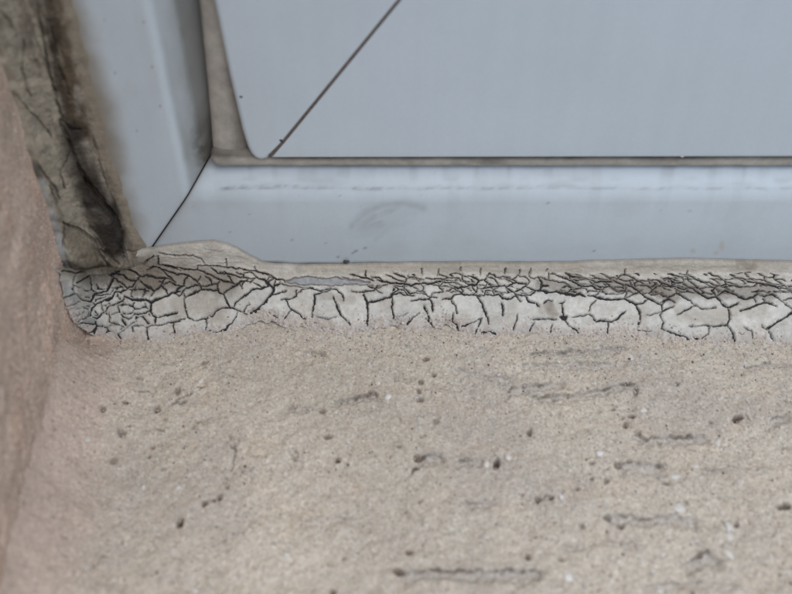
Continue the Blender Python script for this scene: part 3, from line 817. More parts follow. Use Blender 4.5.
T7 = [[6,0,215,40,235,80,240,100,220],[4,20,200,70,195,100,215,150,215,155,190],[4,50,155,110,170,150,185,175,160,180,140],[6,175,165,230,190,290,210,330,215],[5,150,185,160,200],
 [5,100,240,150,255,200,250],[9,200,250,250,275,290,300,320,320,370,310],[4,100,260,110,285,55,315],[5,0,345,55,320,100,345],[4,0,290,55,320],[5,110,285,150,310,200,335,240,365,280,385,370,380],
 [5,240,365,180,390,120,425],[5,320,155,370,170,430,200],[6,430,200,440,225,380,240,345,265,370,300],[4,430,200,480,220,540,245],[5,490,185,550,185,600,215,650,215],
 [5,620,240,650,215,700,225,760,240,792,260],[9,370,310,400,285,430,265,480,285,530,305,570,320,620,310,650,290],[9,370,310,410,345,450,375],[8,450,375,490,365,520,350],[11,450,375,465,430,445,490],
 [9,310,495,370,500,445,490],[4,190,500,310,495],[8,445,490,480,540,495,590],[4,325,510,320,550,280,570],[5,20,520,80,545,140,560,210,580],[5,210,570,260,575],[8,530,400,600,380,650,355,710,340,765,370],
 [5,620,310,640,345],[5,650,290,690,305,720,290,750,290,792,320],[4,700,335,680,320],[9,705,515,740,490,792,460],[6,670,490,705,515,740,560,760,590],[6,555,505,600,530,630,590],[3,510,545,550,550],
 [4,440,225,500,240,540,245,620,240],[4,330,215,380,240]]
T8 = [[5,550,150,580,150,620,170,690,180,760,190,792,210],[5,660,220,710,250,750,290,792,320,840,340],[4,690,180,740,165,792,200,850,230],[4,740,260,792,255,840,280],[9,640,450,700,400,750,375,792,350,840,330],
 [5,792,210,830,250,792,255],[6,800,320,830,420,800,500]]
cracks = []
for ox, oy, T in ((60, 250, T1), (160, 250, T2), (260, 250, T3), (360, 250, T4), (460, 250, T5), (560, 250, T6), (660, 250, T7), (672, 260, T8)):
    for q in T:
        w = q[0] / 6.6
        pts = [(ox + q[i] / 6.6, oy + q[i + 1] / 6.6) for i in range(1, len(q), 2)]
        cracks.append((w * 1.3 if ox == 60 else w, pts))

# profile of the bead: feathered toe on the sill, hollow middle, tongue up the frame
b0, b1, b2 = np.array([-20.5, sill_z(-20.5) + 0.9]), np.array([-4.5, 2.2]), np.array([0.95, 11.4])
tt = np.linspace(-.12, 1, 700)[:, None]
curve = (1 - tt) ** 2 * b0 + 2 * tt * (1 - tt) * b1 + tt ** 2 * b2
curve = np.concatenate([curve, np.c_[np.full(200, 0.9), np.linspace(11.5, 30, 200)]])
arc_ = np.r_[0, np.cumsum(np.linalg.norm(np.diff(curve, axis=0), axis=1))]
ua_ = np.linspace(0, arc_[-1], 1400)
curve = np.c_[np.interp(ua_, arc_, curve[:, 0]), np.interp(ua_, arc_, curve[:, 1])]
_ker = np.hanning(151); _ker /= _ker.sum()
curve = np.c_[np.convolve(np.pad(curve[:, 0], 75, mode='reflect', reflect_type='odd'), _ker, 'valid'), np.convolve(np.pad(curve[:, 1], 75, mode='reflect', reflect_type='odd'), _ker, 'valid')]
_, cpy = to_px(np.c_[np.zeros(len(curve)), curve])
o_ = np.argsort(cpy)
tang = np.gradient(curve, axis=0); tang /= np.linalg.norm(tang, axis=1)[:, None]
nrm = np.c_[-tang[:, 1], tang[:, 0]]      # outwards: up and towards the camera
from_py = lambda py: (np.interp(py, cpy[o_], curve[o_, 0]), np.interp(py, cpy[o_], curve[o_, 1]), np.interp(py, cpy[o_], nrm[o_, 0]), np.interp(py, cpy[o_], nrm[o_, 1]))

S = 3.0
gx = np.arange(60, 806, 1 / S); gy = np.arange(238, 347, 1 / S)
GX, GY = np.meshgrid(gx, gy, indexing='ij')
WX = GX + 1.8 * (vnoise(GX / 4.2, GY / 4.2, 1) - .5) + 1.0 * (vnoise(GX / 1.3, GY / 1.3, 2) - .5)
WY = GY + 1.5 * (vnoise(GX / 4.2, GY / 4.2, 3) - .5) + .9 * (vnoise(GX / 1.3, GY / 1.3, 4) - .5)
WV = .18 + 1.6 * fbm(GX, GY, 6, 6, 3)
FC = np.full(GX.shape, 14.0)
tick_r = np.random.default_rng(12)
for w, pts in cracks:
    if w < .5 and len(pts) == 2:
        if tick_r.random() < .35: continue
        pts = [(pts[0][0] + tick_r.uniform(-1.5, 1.5), pts[0][1] + tick_r.uniform(0, 3)), pts[1]]
    a = np.array(pts); pad = 12
    i0, i1 = np.searchsorted(gx, [a[:, 0].min() - pad, a[:, 0].max() + pad]); j0, j1 = np.searchsorted(gy, [a[:, 1].min() - pad, a[:, 1].max() + pad])
    if i1 <= i0 or j1 <= j0: continue
    s = (slice(i0, i1), slice(j0, j1))
    d, par = seg_dist(WX[s], WY[s], pts)
    tap = .55 + .45 * np.clip(np.minimum(par, 1 - par) * 6, 0, 1)
    FC[s] = np.minimum(FC[s], d - .5 * np.where(w < .5, w * .45, w * .92) * WV[s] * tap)
# fine secondary net of scales in the shrunken upper rows and in the left corner
def cells(u, v_, seed):
    rr = np.random.default_rng(seed).random((2, 64, 64))
    ui = np.floor(u).astype(int); vi = np.floor(v_).astype(int)
    d1 = np.full(u.shape, 9.0); d2 = np.full(u.shape, 9.0)
    for a in (-1, 0, 1):
        for b in (-1, 0, 1):
            cu = ui + a; cv = vi + b
            d = np.hypot(cu + .15 + .7 * rr[0, cu % 64, cv % 64] - u, cv + .15 + .7 * rr[1, cu % 64, cv % 64] - v_)
            d2 = np.where(d < d1, d1, np.minimum(d2, d)); d1 = np.minimum(d1, d)
    return d2 - d1
gyw = GY + 7 * (fbm(GX, GY, 12, 93, 3) - .5)
zone = smooth(272, 276, gyw) * smooth(297, 291, gyw) * smooth(385, 400, GX) * smooth(.36, .46, fbm(GX, GY * 2, 24, 94, 3))
F2 = cells((WX - 1.5 * (WY - 280)) / 13.0, WY / 6.5, 91) * 3.6 - .34 * (WV - .35)
FC = np.where(zone > .5, np.minimum(FC, np.maximum(F2, -.3) + .35 * smooth(1.6, .4, FC)), FC)
zone2 = (GX > 84 + 6 * (fbm(GX, GY, 8, 95, 2) - .5)) & (GX < 150) & (gyw > 284) & (gyw < 332)
F3 = cells(WX / 12.0, WY / 9.0, 92) * 4.6 - .30 * WV
FC = np.where(zone2, np.minimum(FC, F3 + .8 * smooth(2.2, .6, FC)), FC)
# places where a piece is gone
def poly_sdf(X_, Y_, poly):
    d, _ = seg_dist(X_, Y_, poly + [poly[0]])
    ins = np.zeros(X_.shape, bool)
    n_ = len(poly)
    for i in range(n_):
        (x1, y1), (x2, y2) = poly[i], poly[(i + 1) % n_]
        cnd = ((y1 > Y_) != (y2 > Y_)) & (X_ < (x2 - x1) * (Y_ - y1) / (y2 - y1 + 1e-9) + x1)
        ins ^= cnd
    return np.where(ins, -d, d)
patch = [(260 + a / 6.6, 250 + b / 6.6) for a, b in [(165, 208), (230, 184), (300, 178), (370, 180), (430, 190), (510, 182), (560, 196), (640, 207), (720, 214), (700, 230), (600, 222), (540, 236), (400, 229), (250, 226)]]
SP = poly_sdf(WX, WY, patch)
FC = np.minimum(FC, SP)
hole = np.hypot((WX - 548) / 5.5, (WY - 307) / 5.5) * 5.5 - 4.2
# outline
top_pts = [(60, 268), (80, 268), (104, 262), (122, 256), (140, 250), (150, 249), (163, 247), (178, 245), (196, 243), (214, 242), (226, 245), (238, 250), (250, 257), (262, 263), (275, 265), (300, 265.5), (340, 265), (380, 264.5),
           (430, 264), (480, 263.5), (530, 264), (580, 263), (610, 262), (640, 261), (680, 260), (720, 261), (760, 262), (810, 263)]
bot_pts = [(60, 272), (66, 290), (72, 306), (80, 318), (90, 327), (104, 334), (124, 338), (150, 342), (172, 337), (190, 332), (206, 329), (224, 330), (236, 324), (246, 316), (262, 313), (276, 317), (290, 321), (306, 321), (322, 323),
           (336, 330), (348, 333), (356, 325), (370, 324), (384, 320), (396, 318), (408, 325), (420, 328), (430, 322), (446, 318), (456, 325), (470, 331), (490, 333), (510, 330), (530, 329), (550, 333), (580, 332), (610, 332), (640, 333), (665, 338), (700, 340), (730, 341), (760, 340), (810, 343)]
TOP = np.interp(GX, *zip(*top_pts)) + 1.1 * (fbm(GX, GX * 0, 22, 8, 3) - .5)
BOT = np.interp(GX, *zip(*bot_pts)) + 4.0 + 5.0 * (vnoise(GX / 7, GY / 14, 9) - .5) + 1.5 * (vnoise(GX / 2.2, GY / 3, 10) - .5)
LEFT = np.interp(GY, [238, 268, 275, 300, 320, 330, 347], [110, 62, 66, 70, 78, 90, 130]) + 3 * (vnoise(GX / 5, GY / 3, 11) - .5)
FM = np.minimum(np.minimum(GY - TOP, BOT - GY), GX - LEFT)
F_ = np.minimum(FC, FM)

Yc, Zc, nY, nZ = from_py(gy)
dep = np.array([(np.array([0, a, b]) - CAM) @ FWD for a, b in zip(Yc, Zc)])
RY = ray(GX, GY)
t_pro = np.broadcast_to(dep, GX.shape)                       # a ray has unit depth, so t is the depth
t_rev = (-86.5 - 0.103 * (CAM[1] + 18) - CAM[0]) / (RY[..., 0] + 0.103 * RY[..., 1])
t_rev = np.where(t_rev > 0, t_rev, 1e4)
kk = 7.0
hh = np.clip(.5 + .5 * (t_rev - t_pro) / kk, 0, 1)             # smooth union with the foot of the reveal
t_all = t_rev * (1 - hh) + t_pro * hh - kk * hh * (1 - hh)
BB = CAM + RY * t_all[..., None]
BX, BY, BZ = BB[..., 0], BB[..., 1], BB[..., 2]
NX = .8 * (1 - hh)
NY = nY[None, :] * hh; NZ = nZ[None, :] * hh + .3 * (1 - hh)
# the bead climbs into the corner at the reveal
lump = 1.1 * (fbm(BX, GY, 14, 15, 3) - .5) + .35 * (fbm(BX, GY, 3, 18, 2) - .5)
lump = lump * smooth(0, 5, FM)
relief = lump
BX = BX + NX * relief; BY = BY + NY * relief; BZ = BZ + NZ * relief

# plates: flooding from the middle of each piece outwards
hx, hy = GX[::2, ::2].shape
Fh = F_[::2, ::2]
lab = np.zeros(Fh.shape, np.int64)
nid = 1
def spread(lab_, mask, iters=4000):
    for _ in range(iters):
        n_ = lab_.copy()
        for sh, ax in ((1, 0), (-1, 0), (1, 1), (-1, 1)):
            r_ = np.roll(lab_, sh, ax)
            if ax == 0: r_[0 if sh == 1 else -1, :] = 0
            else: r_[:, 0 if sh == 1 else -1] = 0
            n_ = np.where((n_ == 0) & mask, r_, n_)
        if (n_ == lab_).all(): return n_
        lab_ = n_
    return lab_
def comps(mask):
    ids = np.where(mask, np.arange(1, mask.size + 1).reshape(mask.shape), 0)
    for _ in range(3000):
        n_ = ids
        for sh, ax in ((1, 0), (-1, 0), (1, 1), (-1, 1)):
            r_ = np.roll(ids, sh, ax)
            if ax == 0: r_[0 if sh == 1 else -1, :] = 0
            else: r_[:, 0 if sh == 1 else -1] = 0
            n_ = np.where(mask, np.maximum(n_, r_), 0)
        if (n_ == ids).all(): break
        ids = n_
    return ids
for t in (3.6, 2.3, 1.3, .6, .15):
    mask = Fh > t
    lab = spread(lab, mask)
    new = mask & (lab == 0)
    if new.any():
        cm = comps(new)
        for u in np.unique(cm[cm > 0]):
            lab[cm == u] = nid; nid += 1
lab = spread(lab, Fh > -1.2, 8)
LAB = np.repeat(np.repeat(lab, 2, 0), 2, 1)[:GX.shape[0], :GX.shape[1]]

# snap the rim of every piece onto the crack edge
gxx, gyy = np.gradient(F_, 1 / S)
gl = np.hypot(gxx, gyy) + 1e-6
near = np.abs(F_) < .62 / S
mvx = np.where(near, -F_ * gxx / gl, 0); mvy = np.where(near, -F_ * gyy / gl, 0)
dmm = dep / FPX
du = [np.gradient(q, 1 / S) for q in (BX, BY, BZ)]
BX2, BY2, BZ2 = [q + mvx * g_[0] + mvy * g_[1] for q, g_ in zip((BX, BY, BZ), du)]
Fp = np.clip(F_, 0, None)
Fk = np.clip(FC, 0, None)
roll = .80 * np.exp(-Fk / .42) + .15 * np.exp(-Fk / 2.5) + .55 * np.exp(-np.clip(GY - TOP, 0, None) / 1.6)       # rounded rims
curl = .14 * np.exp(-((Fk - 1.6) / 1.0) ** 2)                   # edges curl up a little
thin = smooth(0, 9, BOT - GY)                                   # feathered toe
off = -roll * (.5 + .5 * thin) + curl - 1.7 * (1 - smooth(-1, 13, np.minimum(BOT - GY, (GX - LEFT) * 1.8))) + 1.1 * (fbm(GX, GY, 4, 58, 3) - .5) * (1 - smooth(4, 14, BOT - GY)) + .10 * (vnoise(GX / 1.1, GY / 1.1, 25) - .5) - .35 * (1 - smooth(-3, 2, np.where(hole < 3, hole, 9)))
PLx, PLy, PLz = BX2 + NX * off, BY2 + NY * off, BZ2 + NZ * off

# colour: weathered white lower pieces, buff upper skin, brown and grey staining with its own outlines
white = srgb(212, 209, 200); buff = srgb(205, 199, 187)
t = smooth(293, 276, GY + 6 * (fbm(GX, GY, 14, 70, 3) - .5))[..., None]
c = white * (1 - t) + buff * t
c = c * (.80 + .24 * fbm(GX, GY, 9, 72, 4)[..., None] + .16 * fbm(GX, GY, 2.4, 74, 3)[..., None])
bm = smooth(.50, .72, fbm(GX, GY * 1.2, 16, 76, 4))[..., None]
c = c * (1 - .45 * bm) + srgb(186, 176, 162) * .45 * bm
sk_ = smooth(.90, .98, vnoise(GX / 1.3, GY / 1.3, 77))[..., None] * .4
c = c * (1 - sk_) + srgb(110, 104, 98) * sk_
def stain(c, pts, rad, rgb, k, seed):
    d, _ = seg_dist(GX + 7 * (fbm(GX, GY, 9, seed, 3) - .5), GY + 6 * (fbm(GX, GY, 7, seed + 1, 3) - .5), pts)
    q = (k * (1 - smooth(rad * .4, rad * 1.3, d)))[..., None]
    return c * (1 - q) + srgb(*rgb) * q
c = stain(c, [(76, 264), (92, 274), (130, 272), (150, 270)], 15, (122, 112, 98), .75, 20)
c = stain(c, [(120, 272), (165, 276), (200, 280), (225, 284)], 16, (132, 122, 108), .75, 23)
c = stain(c, [(140, 290), (155, 288)], 8, (130, 122, 110), .7, 26)
c = stain(c, [(180, 305), (205, 302), (215, 310)], 12, (168, 158, 144), .6, 29)
c = stain(c, [(600, 284), (625, 286), (660, 288), (690, 290), (720, 292), (770, 292)], 9, (134, 124, 111), .62, 32)
c = stain(c, [(655, 290), (672, 300)], 8, (140, 130, 117), .6, 35)
c = stain(c, [(680, 312), (700, 318), (740, 308), (760, 312)], 8, (176, 167, 152), .5, 38)
c = stain(c, [(548, 305), (551, 314)], 6, (140, 126, 110), .6, 41)
c = stain(c, [(540, 284), (565, 288), (580, 288)], 6, (140, 132, 120), .6, 42)
c = stain(c, [(300, 268), (380, 268), (470, 268), (600, 268), (800, 266)], 6, (160, 150, 132), .5, 44)
c = stain(c, [(738, 263), (752, 266)], 4, (120, 106, 90), .45, 46)
c = stain(c, [(390, 267)], 2.5, (150, 110, 80), .6, 47)
c = stain(c, [(325, 296), (352, 300)], 5, (168, 160, 148), .5, 48)
c = stain(c, [(318, 320), (328, 322)], 6, (140, 142, 144), .7, 49)
c = stain(c, [(66, 285), (80, 318), (110, 335)], 7, (172, 174, 172), .7, 50)
# dirt creeping in from the cracks, sand sticking to the toe
k = (.52 * np.exp(-np.clip(FC, 0, None) / .28) + .06 * np.exp(-np.clip(FC, 0, None) / 2.5))[..., None]
c = c * (1 - k) + srgb(70, 66, 64) * k
k = (.85 * smooth(.0, .35, (1 - smooth(0, 14, BOT - GY)) + .9 * (fbm(GX, GY, 4.0, 28, 4) - .62)))[..., None]
c = c * (1 - k) + srgb(200, 188, 176) * k
k = (.35 * (1 - smooth(4, 15, BOT - GY)) * smooth(.45, .6, fbm(GX, GY, 10, 36, 3)))[..., None]
c = c * (1 - k) + srgb(184, 186, 186) * k
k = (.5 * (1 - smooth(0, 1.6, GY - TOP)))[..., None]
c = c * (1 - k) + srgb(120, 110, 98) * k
pl_r = np.random.default_rng(3)
tints = np.r_[1.0, pl_r.uniform(.90, 1.06, nid + 2)]
c = c * tints[LAB][..., None]

bead = empty('sealant_bead', (0, -8, 0))
tag(bead, 'pale crazed sealant bead with black cracks along the foot of the window frame', 'sealant')
def bp(name, me, mat, shift=0.0):
    o = link(name, me, mat, bead); o.location = (np.array((shift, 8, 0))) * MM
    return o

ny_ = len(gy)
idx = np.arange(GX.size).reshape(GX.shape)
quad = np.stack([idx[:-1, :-1], idx[1:, :-1], idx[1:, 1:], idx[:-1, 1:]], -1).reshape(-1, 4)[:, ::-1]
keepv = (F_ > -.62 / S)
kq = keepv.ravel()[quad].all(1)
ql = LAB.ravel()[quad].max(1)
kq &= ql > 0
quad = quad[kq]; ql = ql[kq]
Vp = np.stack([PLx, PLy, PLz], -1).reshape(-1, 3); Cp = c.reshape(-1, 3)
Nf = np.stack([NX, NY, NZ], -1).reshape(-1, 3)
FMf = FM.ravel(); FCf = FC.ravel()
def plate_mesh(name, q):
    u, inv = np.unique(q, return_inverse=True)
    q2 = inv.reshape(-1, 4); n = len(u)
    # rim
    e = np.concatenate([q2[:, [0, 1]], q2[:, [1, 2]], q2[:, [2, 3]], q2[:, [3, 0]]])
    key = np.sort(e, 1); key = key[:, 0] * n + key[:, 1]
    uq, fi, ct = np.unique(key, return_index=True, return_counts=True)
    rim = e[fi[ct == 1]]
    rv = np.unique(rim); mp = np.full(n, -1); mp[rv] = n + np.arange(len(rv))
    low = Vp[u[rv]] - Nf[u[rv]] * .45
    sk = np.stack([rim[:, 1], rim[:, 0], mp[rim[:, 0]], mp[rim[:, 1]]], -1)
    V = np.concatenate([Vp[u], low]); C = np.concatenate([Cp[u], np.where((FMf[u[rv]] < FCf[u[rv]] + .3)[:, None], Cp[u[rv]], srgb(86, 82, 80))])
    return raw_mesh(name, V, np.concatenate([q2, sk]), C)
order = np.argsort(ql, kind='stable'); quad = quad[order]; ql = ql[order]
lb, st = np.unique(ql, return_index=True); en = np.r_[st[1:], len(ql)]
sizes = en - st
rank = np.argsort(-sizes)
MAXP = 290; MINQ = 45
crumbs = []
inview_q = []
for r_, i in enumerate(rank):
    q = quad[st[i]:en[i]]
    if r_ < MAXP and sizes[i] > MINQ:
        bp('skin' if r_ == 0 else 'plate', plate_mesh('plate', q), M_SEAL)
    else:
        crumbs.append(q)
print('PLATES', len(rank), 'crumb groups', len(crumbs))
if crumbs:
    tag(bp('crumbs', plate_mesh('crumbs', np.concatenate(crumbs)), M_SEAL), kind='stuff')
# the same crazing runs on to the right, outside the picture
sel = (gx[quad[:, 0] // ny_] > 430) & (gx[quad[:, 0] // ny_] < 802)
# (joined, only for views from further right; re-seated so the run continues straight)
mesh_run = plate_mesh('crazed_run', quad[sel][::1])
shift_mm = (802 - 430) / FPX * float(np.interp(338, gy, dep)) + 1.2
for kx in (1,):
    tag(bp('crazed_run', mesh_run, M_SEAL if kx == 1 else None, shift_mm * kx), kind='stuff')

# sand stuck to the toe of the bead
cr_ = np.random.default_rng(17)
ci = cr_.integers(0, GX.shape[0], 60000); cj = cr_.integers(0, GX.shape[1], 60000)
dq = (BOT - GY)[ci, cj]
okc = (dq > -1) & (cr_.random(60000) < np.exp(-np.clip(dq, 0, None) / 5.0)) & (F_[ci, cj] > -.2)
ci, cj = ci[okc], cj[okc]
npts = np.stack([PLx[ci, cj], PLy[ci, cj], PLz[ci, cj]], -1) + cr_.normal(0, .06, (len(ci), 3))
ccol = np.array([srgb(206, 196, 186), srgb(190, 178, 166), srgb(214, 212, 208), srgb(150, 140, 130)])[cr_.choice(4, len(ci), p=[.4, .3, .22, .08])]
print('TOE GRAINS', len(ci))
tag(bp('sand_grains', sand('toe_sand_grains', npts, cr_.uniform(.12, .36, len(ci)), ccol, 18), M_STONE), kind='stuff')

# dark old core under the plates
cs = 2
sl = (slice(None, None, cs), slice(None, None, cs))
dd = -.85 + .55 * (1 - smooth(-1, .6, SP))
dd = dd - 1.2 * (1 - smooth(1, 9, np.minimum(BOT - GY, (GX - LEFT) * 1.2)))
BPt = np.stack([BX + NX * dd, BY + NY * dd, BZ + NZ * dd], -1)[sl]
cb = srgb(58, 55, 56) * np.ones(GX.shape + (1,))
k = (1 - smooth(-.8, 1.0, SP))[..., None]
cb = cb * (1 - k) + srgb(168, 168, 167) * (.85 + .3 * fbm(GX, GY, 4, 33, 3)[..., None]) * k
mk = (FM > .9)[sl]
n_, m_ = mk.shape
q = grid_faces(n_, m_, True); q = q[mk.ravel()[q].all(1)]
u, inv = np.unique(q, return_inverse=True)
bp('core', raw_mesh('core', BPt.reshape(-1, 3)[u], inv.reshape(-1, 4), cb[sl].reshape(-1, 3)[u]), M_BASE)
# plain continuation of the bead to the far end of the opening
xx = np.linspace(BX[-1].min() + 1, XR, 60)
jj = np.arange(0, ny_, 6); jj = jj[(gy[jj] > 264) & (gy[jj] < 340)]
Pc = np.stack([np.repeat(xx[:, None], len(jj), 1), np.repeat((Yc + nY * -.8)[jj][None], 60, 0), np.repeat((Zc + nZ * -.8)[jj][None], 60, 0)], -1)
bp('far_core', grid_mesh('far_core', Pc, np.ones(Pc.shape[:2] + (1,)) * srgb(120, 116, 110), flip=True), M_BASE)

# ================================================================== DIRTY MASTIC UP THE LEFT SIDE
rows = np.concatenate([np.arange(-70, 287, .7)])
Lx = np.interp(rows, [-70, 0, 60, 110, 150, 180, 215, 240, 270, 288], [-58, -26, 0, 18, 28, 38, 50, 56, 64, 70]) + 3.0 * (vnoise(rows / 9, rows * 0, 5) - .5)
Rx = np.interp(rows, [-70, 0, 40, 90, 120, 150, 170, 200, 225, 245, 288], [56, 74, 82, 95, 101, 108, 118, 128, 133, 146, 150]) + 9.0 * (fbm(rows, rows * 0 + 4, 18, 6, 4) - .5)
PL_ = on_reveal(Lx, rows); PR_ = on_y(Rx, rows, 1.75)
PL_[:, 0] += .9
mid = np.stack([PL_[:, 0] + 2.6, np.full(len(rows), -1.0), .5 * (PL_[:, 2] + PR_[:, 2])], -1)
ns = 200
s = np.linspace(0, 1, ns)[None, :, None]
P = (1 - s) ** 2 * PL_[:, None] + 2 * s * (1 - s) * mid[:, None] + s ** 2 * PR_[:, None]
PXm, PYm = to_px(P)
Nm = np.array([.62, -.78, .1])
ss = np.linspace(0, 1, ns)[None, :] * np.ones((len(rows), 1))
edge = smooth(0, .06, ss) * smooth(1, .78, ss)
dispm = 1.2 * (fbm(PXm, PYm, 26, 14, 4) - .5) + .8 * (fbm(PXm, PYm, 7, 17, 4) - .5) + .35 * (fbm(PXm, PYm, 2.2, 50, 2) - .5)
# blackened lump low down, folded over itself
def blob(cx_, cy_, rx_, ry_, an):
    a = math.radians(an)
    ux = (PXm - cx_) * math.cos(a) + (PYm - cy_) * math.sin(a); uy = -(PXm - cx_) * math.sin(a) + (PYm - cy_) * math.cos(a)
    return np.hypot(ux / rx_, uy / ry_) + .25 * (fbm(PXm, PYm, 9, 19, 3) - .5)
l1 = blob(103, 216, 17, 34, -18); l2 = blob(82, 248, 20, 22, 10); l3 = blob(112, 254, 14, 15, -10)
dispm += 2.8 * np.sqrt(np.clip(1 - l1 ** 2, 0, 1)) + 1.6 * np.sqrt(np.clip(1 - l2 ** 2, 0, 1)) + 1.8 * np.sqrt(np.clip(1 - l3 ** 2, 0, 1))
c = srgb(158, 148, 131) * np.ones(PXm.shape + (1,))
c = c * (.72 + .55 * fbm(PXm, PYm, 20, 21, 4)[..., None])
def mstain(c, pts, rad, rgb, k, seed, wob=10):
    d, _ = seg_dist(PXm + wob * (fbm(PXm, PYm, 12, seed, 4) - .5), PYm + wob * (fbm(PXm, PYm, 12, seed + 1, 4) - .5), pts)
    q = (k * (1 - smooth(rad * .3, rad * 1.3, d)))[..., None]
    return c * (1 - q) + srgb(*rgb) * q
# right-hand film, paler and browner
c = mstain(c, [(66, 0), (84, 70), (100, 130), (122, 200), (138, 245)], 12, (128, 116, 100), .7, 23)
c = mstain(c, [(50, -60), (58, 0), (64, 60), (72, 100), (78, 130)], 11, (82, 68, 50), .85, 25, 16)
c = mstain(c, [(40, -60), (48, 0), (54, 50), (64, 105), (72, 135)], 6, (60, 49, 38), .75, 26, 12)
c = mstain(c, [(70, 135), (80, 165), (92, 195), (104, 220), (110, 245)], 16, (46, 40, 34), .85, 27)
c = mstain(c, [(108, 160), (114, 190), (118, 215)], 6, (70, 60, 50), .6, 28)
c = mstain(c, [(112, 205), (120, 225), (118, 245)], 7, (22, 20, 18), .9, 30, 5)
c = mstain(c, [(88, 188), (100, 210), (108, 236)], 14, (40, 36, 32), .88, 31, 12)
c = mstain(c, [(92, 206), (102, 216)], 4, (96, 90, 82), .6, 33, 6)
c = mstain(c, [(70, 232), (84, 246), (92, 258)], 13, (98, 88, 72), .6, 34, 6)
c = mstain(c, [(62, 262), (85, 270), (105, 266)], 5, (44, 38, 34), .8, 36, 5)
c = mstain(c, [(32, 165), (38, 178)], 6, (60, 56, 52), .8, 37, 6)
c = mstain(c, [(76, 88), (78, 112)], 4, (150, 142, 130), .7, 38, 5)
c = mstain(c, [(40, 182), (50, 215), (60, 255), (66, 276)], 6, (160, 162, 160), .8, 39, 6)
c = mstain(c, [(118, 150), (134, 215), (146, 248)], 6, (140, 130, 114), .5, 40, 6)
# cracks and folds pressed into it
CR = np.zeros_like(PXm)
for w, dp, pts in [(1.6, 1.0, [(33, -40), (38, 10), (42, 30), (48, 65), (56, 100), (64, 122), (72, 130), (80, 128)]), (1.2, .8, [(0, 10), (8, 20), (15, 30)]), (1.0, .7, [(5, 65), (14, 90), (26, 108), (36, 116), (48, 130), (52, 138)]),
                   (1.4, .9, [(18, 118), (30, 148), (40, 170), (54, 186), (60, 200)]), (2.0, 1.2, [(60, 120), (68, 140), (76, 160), (84, 178), (96, 196)]), (1.2, .7, [(94, 140), (102, 170), (108, 188)]), (2.0, 1.2, [(86, 178), (100, 198), (112, 212), (121, 232), (117, 246), (122, 256)]),
                   (1.6, 1.0, [(64, 224), (80, 228), (92, 238), (98, 252), (106, 262), (112, 270)]), (1.4, .8, [(98, 246), (108, 252), (116, 262)]), (1.3, .8, [(50, 185), (58, 208), (64, 224), (62, 250), (66, 266)]), (1.2, .6, [(24, 40), (22, 70), (30, 96)]),
                   (1.2, .6, [(50, 20), (58, 60), (70, 96)]), (1.0, .6, [(70, 150), (60, 170), (64, 190)]), (1.3, .8, [(118, 252), (128, 250), (138, 251), (150, 249)]), (1.0, .6, [(36, -20), (46, 30), (60, 70)])]:
    d, par = seg_dist(PXm + 3.5 * (fbm(PXm, PYm, 5, 43, 3) - .5), PYm + 3.5 * (fbm(PXm, PYm, 5, 44, 3) - .5), pts)
    k = 1 - smooth(w * .35, w * 1.2, d)
    dispm -= dp * k * (.5 + .9 * vnoise(PXm / 8, PYm / 8, 57)); CR = np.maximum(CR, k)
CR = CR * (.1 + .8 * smooth(.38, .62, fbm(PXm, PYm, 12, 52, 4)))
c = c * (1 - .5 * CR[..., None]) + srgb(50, 43, 36) * .5 * CR[..., None]
st_ = fbm((PXm - .42 * PYm), PYm * .12, 5, 54, 4)
k = (smooth(.48, .72, st_) * .5 * smooth(.25, .5, ss))[..., None]
c = c * (1 - k) + srgb(66, 54, 42) * k
k = (smooth(.80, 1.0, ss + .16 * (fbm(PXm, PYm, 7, 56, 4) - .5)) * .8)[..., None]
c = c * (1 - k) + srgb(154, 143, 126) * k
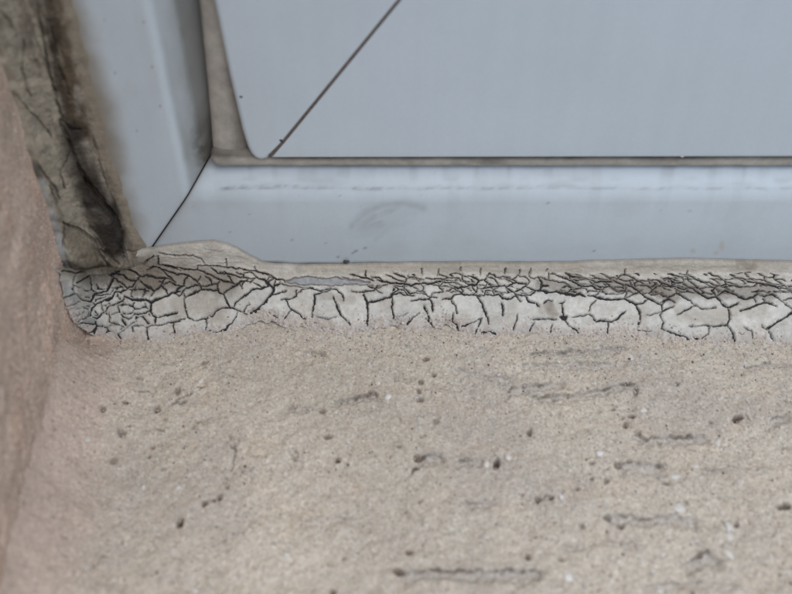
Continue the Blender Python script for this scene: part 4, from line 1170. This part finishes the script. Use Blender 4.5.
k = (smooth(.62, .8, fbm(PXm, PYm, 5, 45, 3)) * .35)[..., None]
c = c * (1 - k) + srgb(60, 50, 42) * k
k = (smooth(.86, 1.0, ss + .14 * (fbm(PXm, PYm, 6, 60, 4) - .5)) * .85)[..., None]
c = c * (1 - k) + srgb(148, 137, 120) * k
P = P + Nm * ((dispm + .5) * edge - 4.0 * smooth(268, 286, rows)[:, None])[..., None]

P[:, 0, 0] -= 2.5; P[:, -1, 1] += .8
mastic = empty('sealant_bead', (-85, 0, 20))
tag(mastic, 'dirty brown and black mastic smeared up the corner between wall and frame', 'sealant')
o = link('body', grid_mesh('body', P, c, flip=False), M_MASTIC, mastic); o.location = -np.array((-85, 0, 20)) * MM
# run further up, above the picture
zt = P[0, :, 2].mean()
n_ = 40
zz = np.linspace(0, 1, n_)[:, None, None] * np.array([0, 0, ZT - 5 - zt])
Pu = P[0][None, ::10] + zz
Pu[..., 0] += .4 * (rng.random(Pu.shape[:2]) - .5)
Pu[0] = P[0, ::10]
o = link('upper_run', grid_mesh('upper_run', Pu, np.ones(Pu.shape[:2] + (1,)) * srgb(122, 110, 92), flip=True), M_MASTIC, mastic); o.location = -np.array((-85, 0, 20)) * MM

# ================================================================== SMALL LOOSE THINGS
def crumb(name, p, size, mat, label, cat, C, seed):
    rr = np.random.default_rng(seed)
    v = IV2 * np.array(size) * (1 + .5 * (rr.random((len(IV2), 1)) - .5))
    o = link(name, raw_mesh(name, v, IF2, np.ones((len(v), 1)) * C), mat)
    o.location = np.array(p) * MM
    return tag(o, label, cat)
p = on_y(346, 261.5, 1.2)
crumb('dirt_crumb', p, (.9, .4, .5), material('crumb_dirt', (0.10, 0.088, 0.078), rough=.95, spec=.1, var=.4, vscale=1200, bump=.5), 'small dark crumb of dirt on the sealant edge below the scuff mark', 'dirt', srgb(40, 38, 36), 1)
p = on_y(682, 155.5, 3.6)
crumb('paint_fleck', p, (.55, .5, .5), M_STONE, 'tiny white fleck stuck at the bottom edge of the sash', 'fleck', srgb(235, 235, 235), 2)
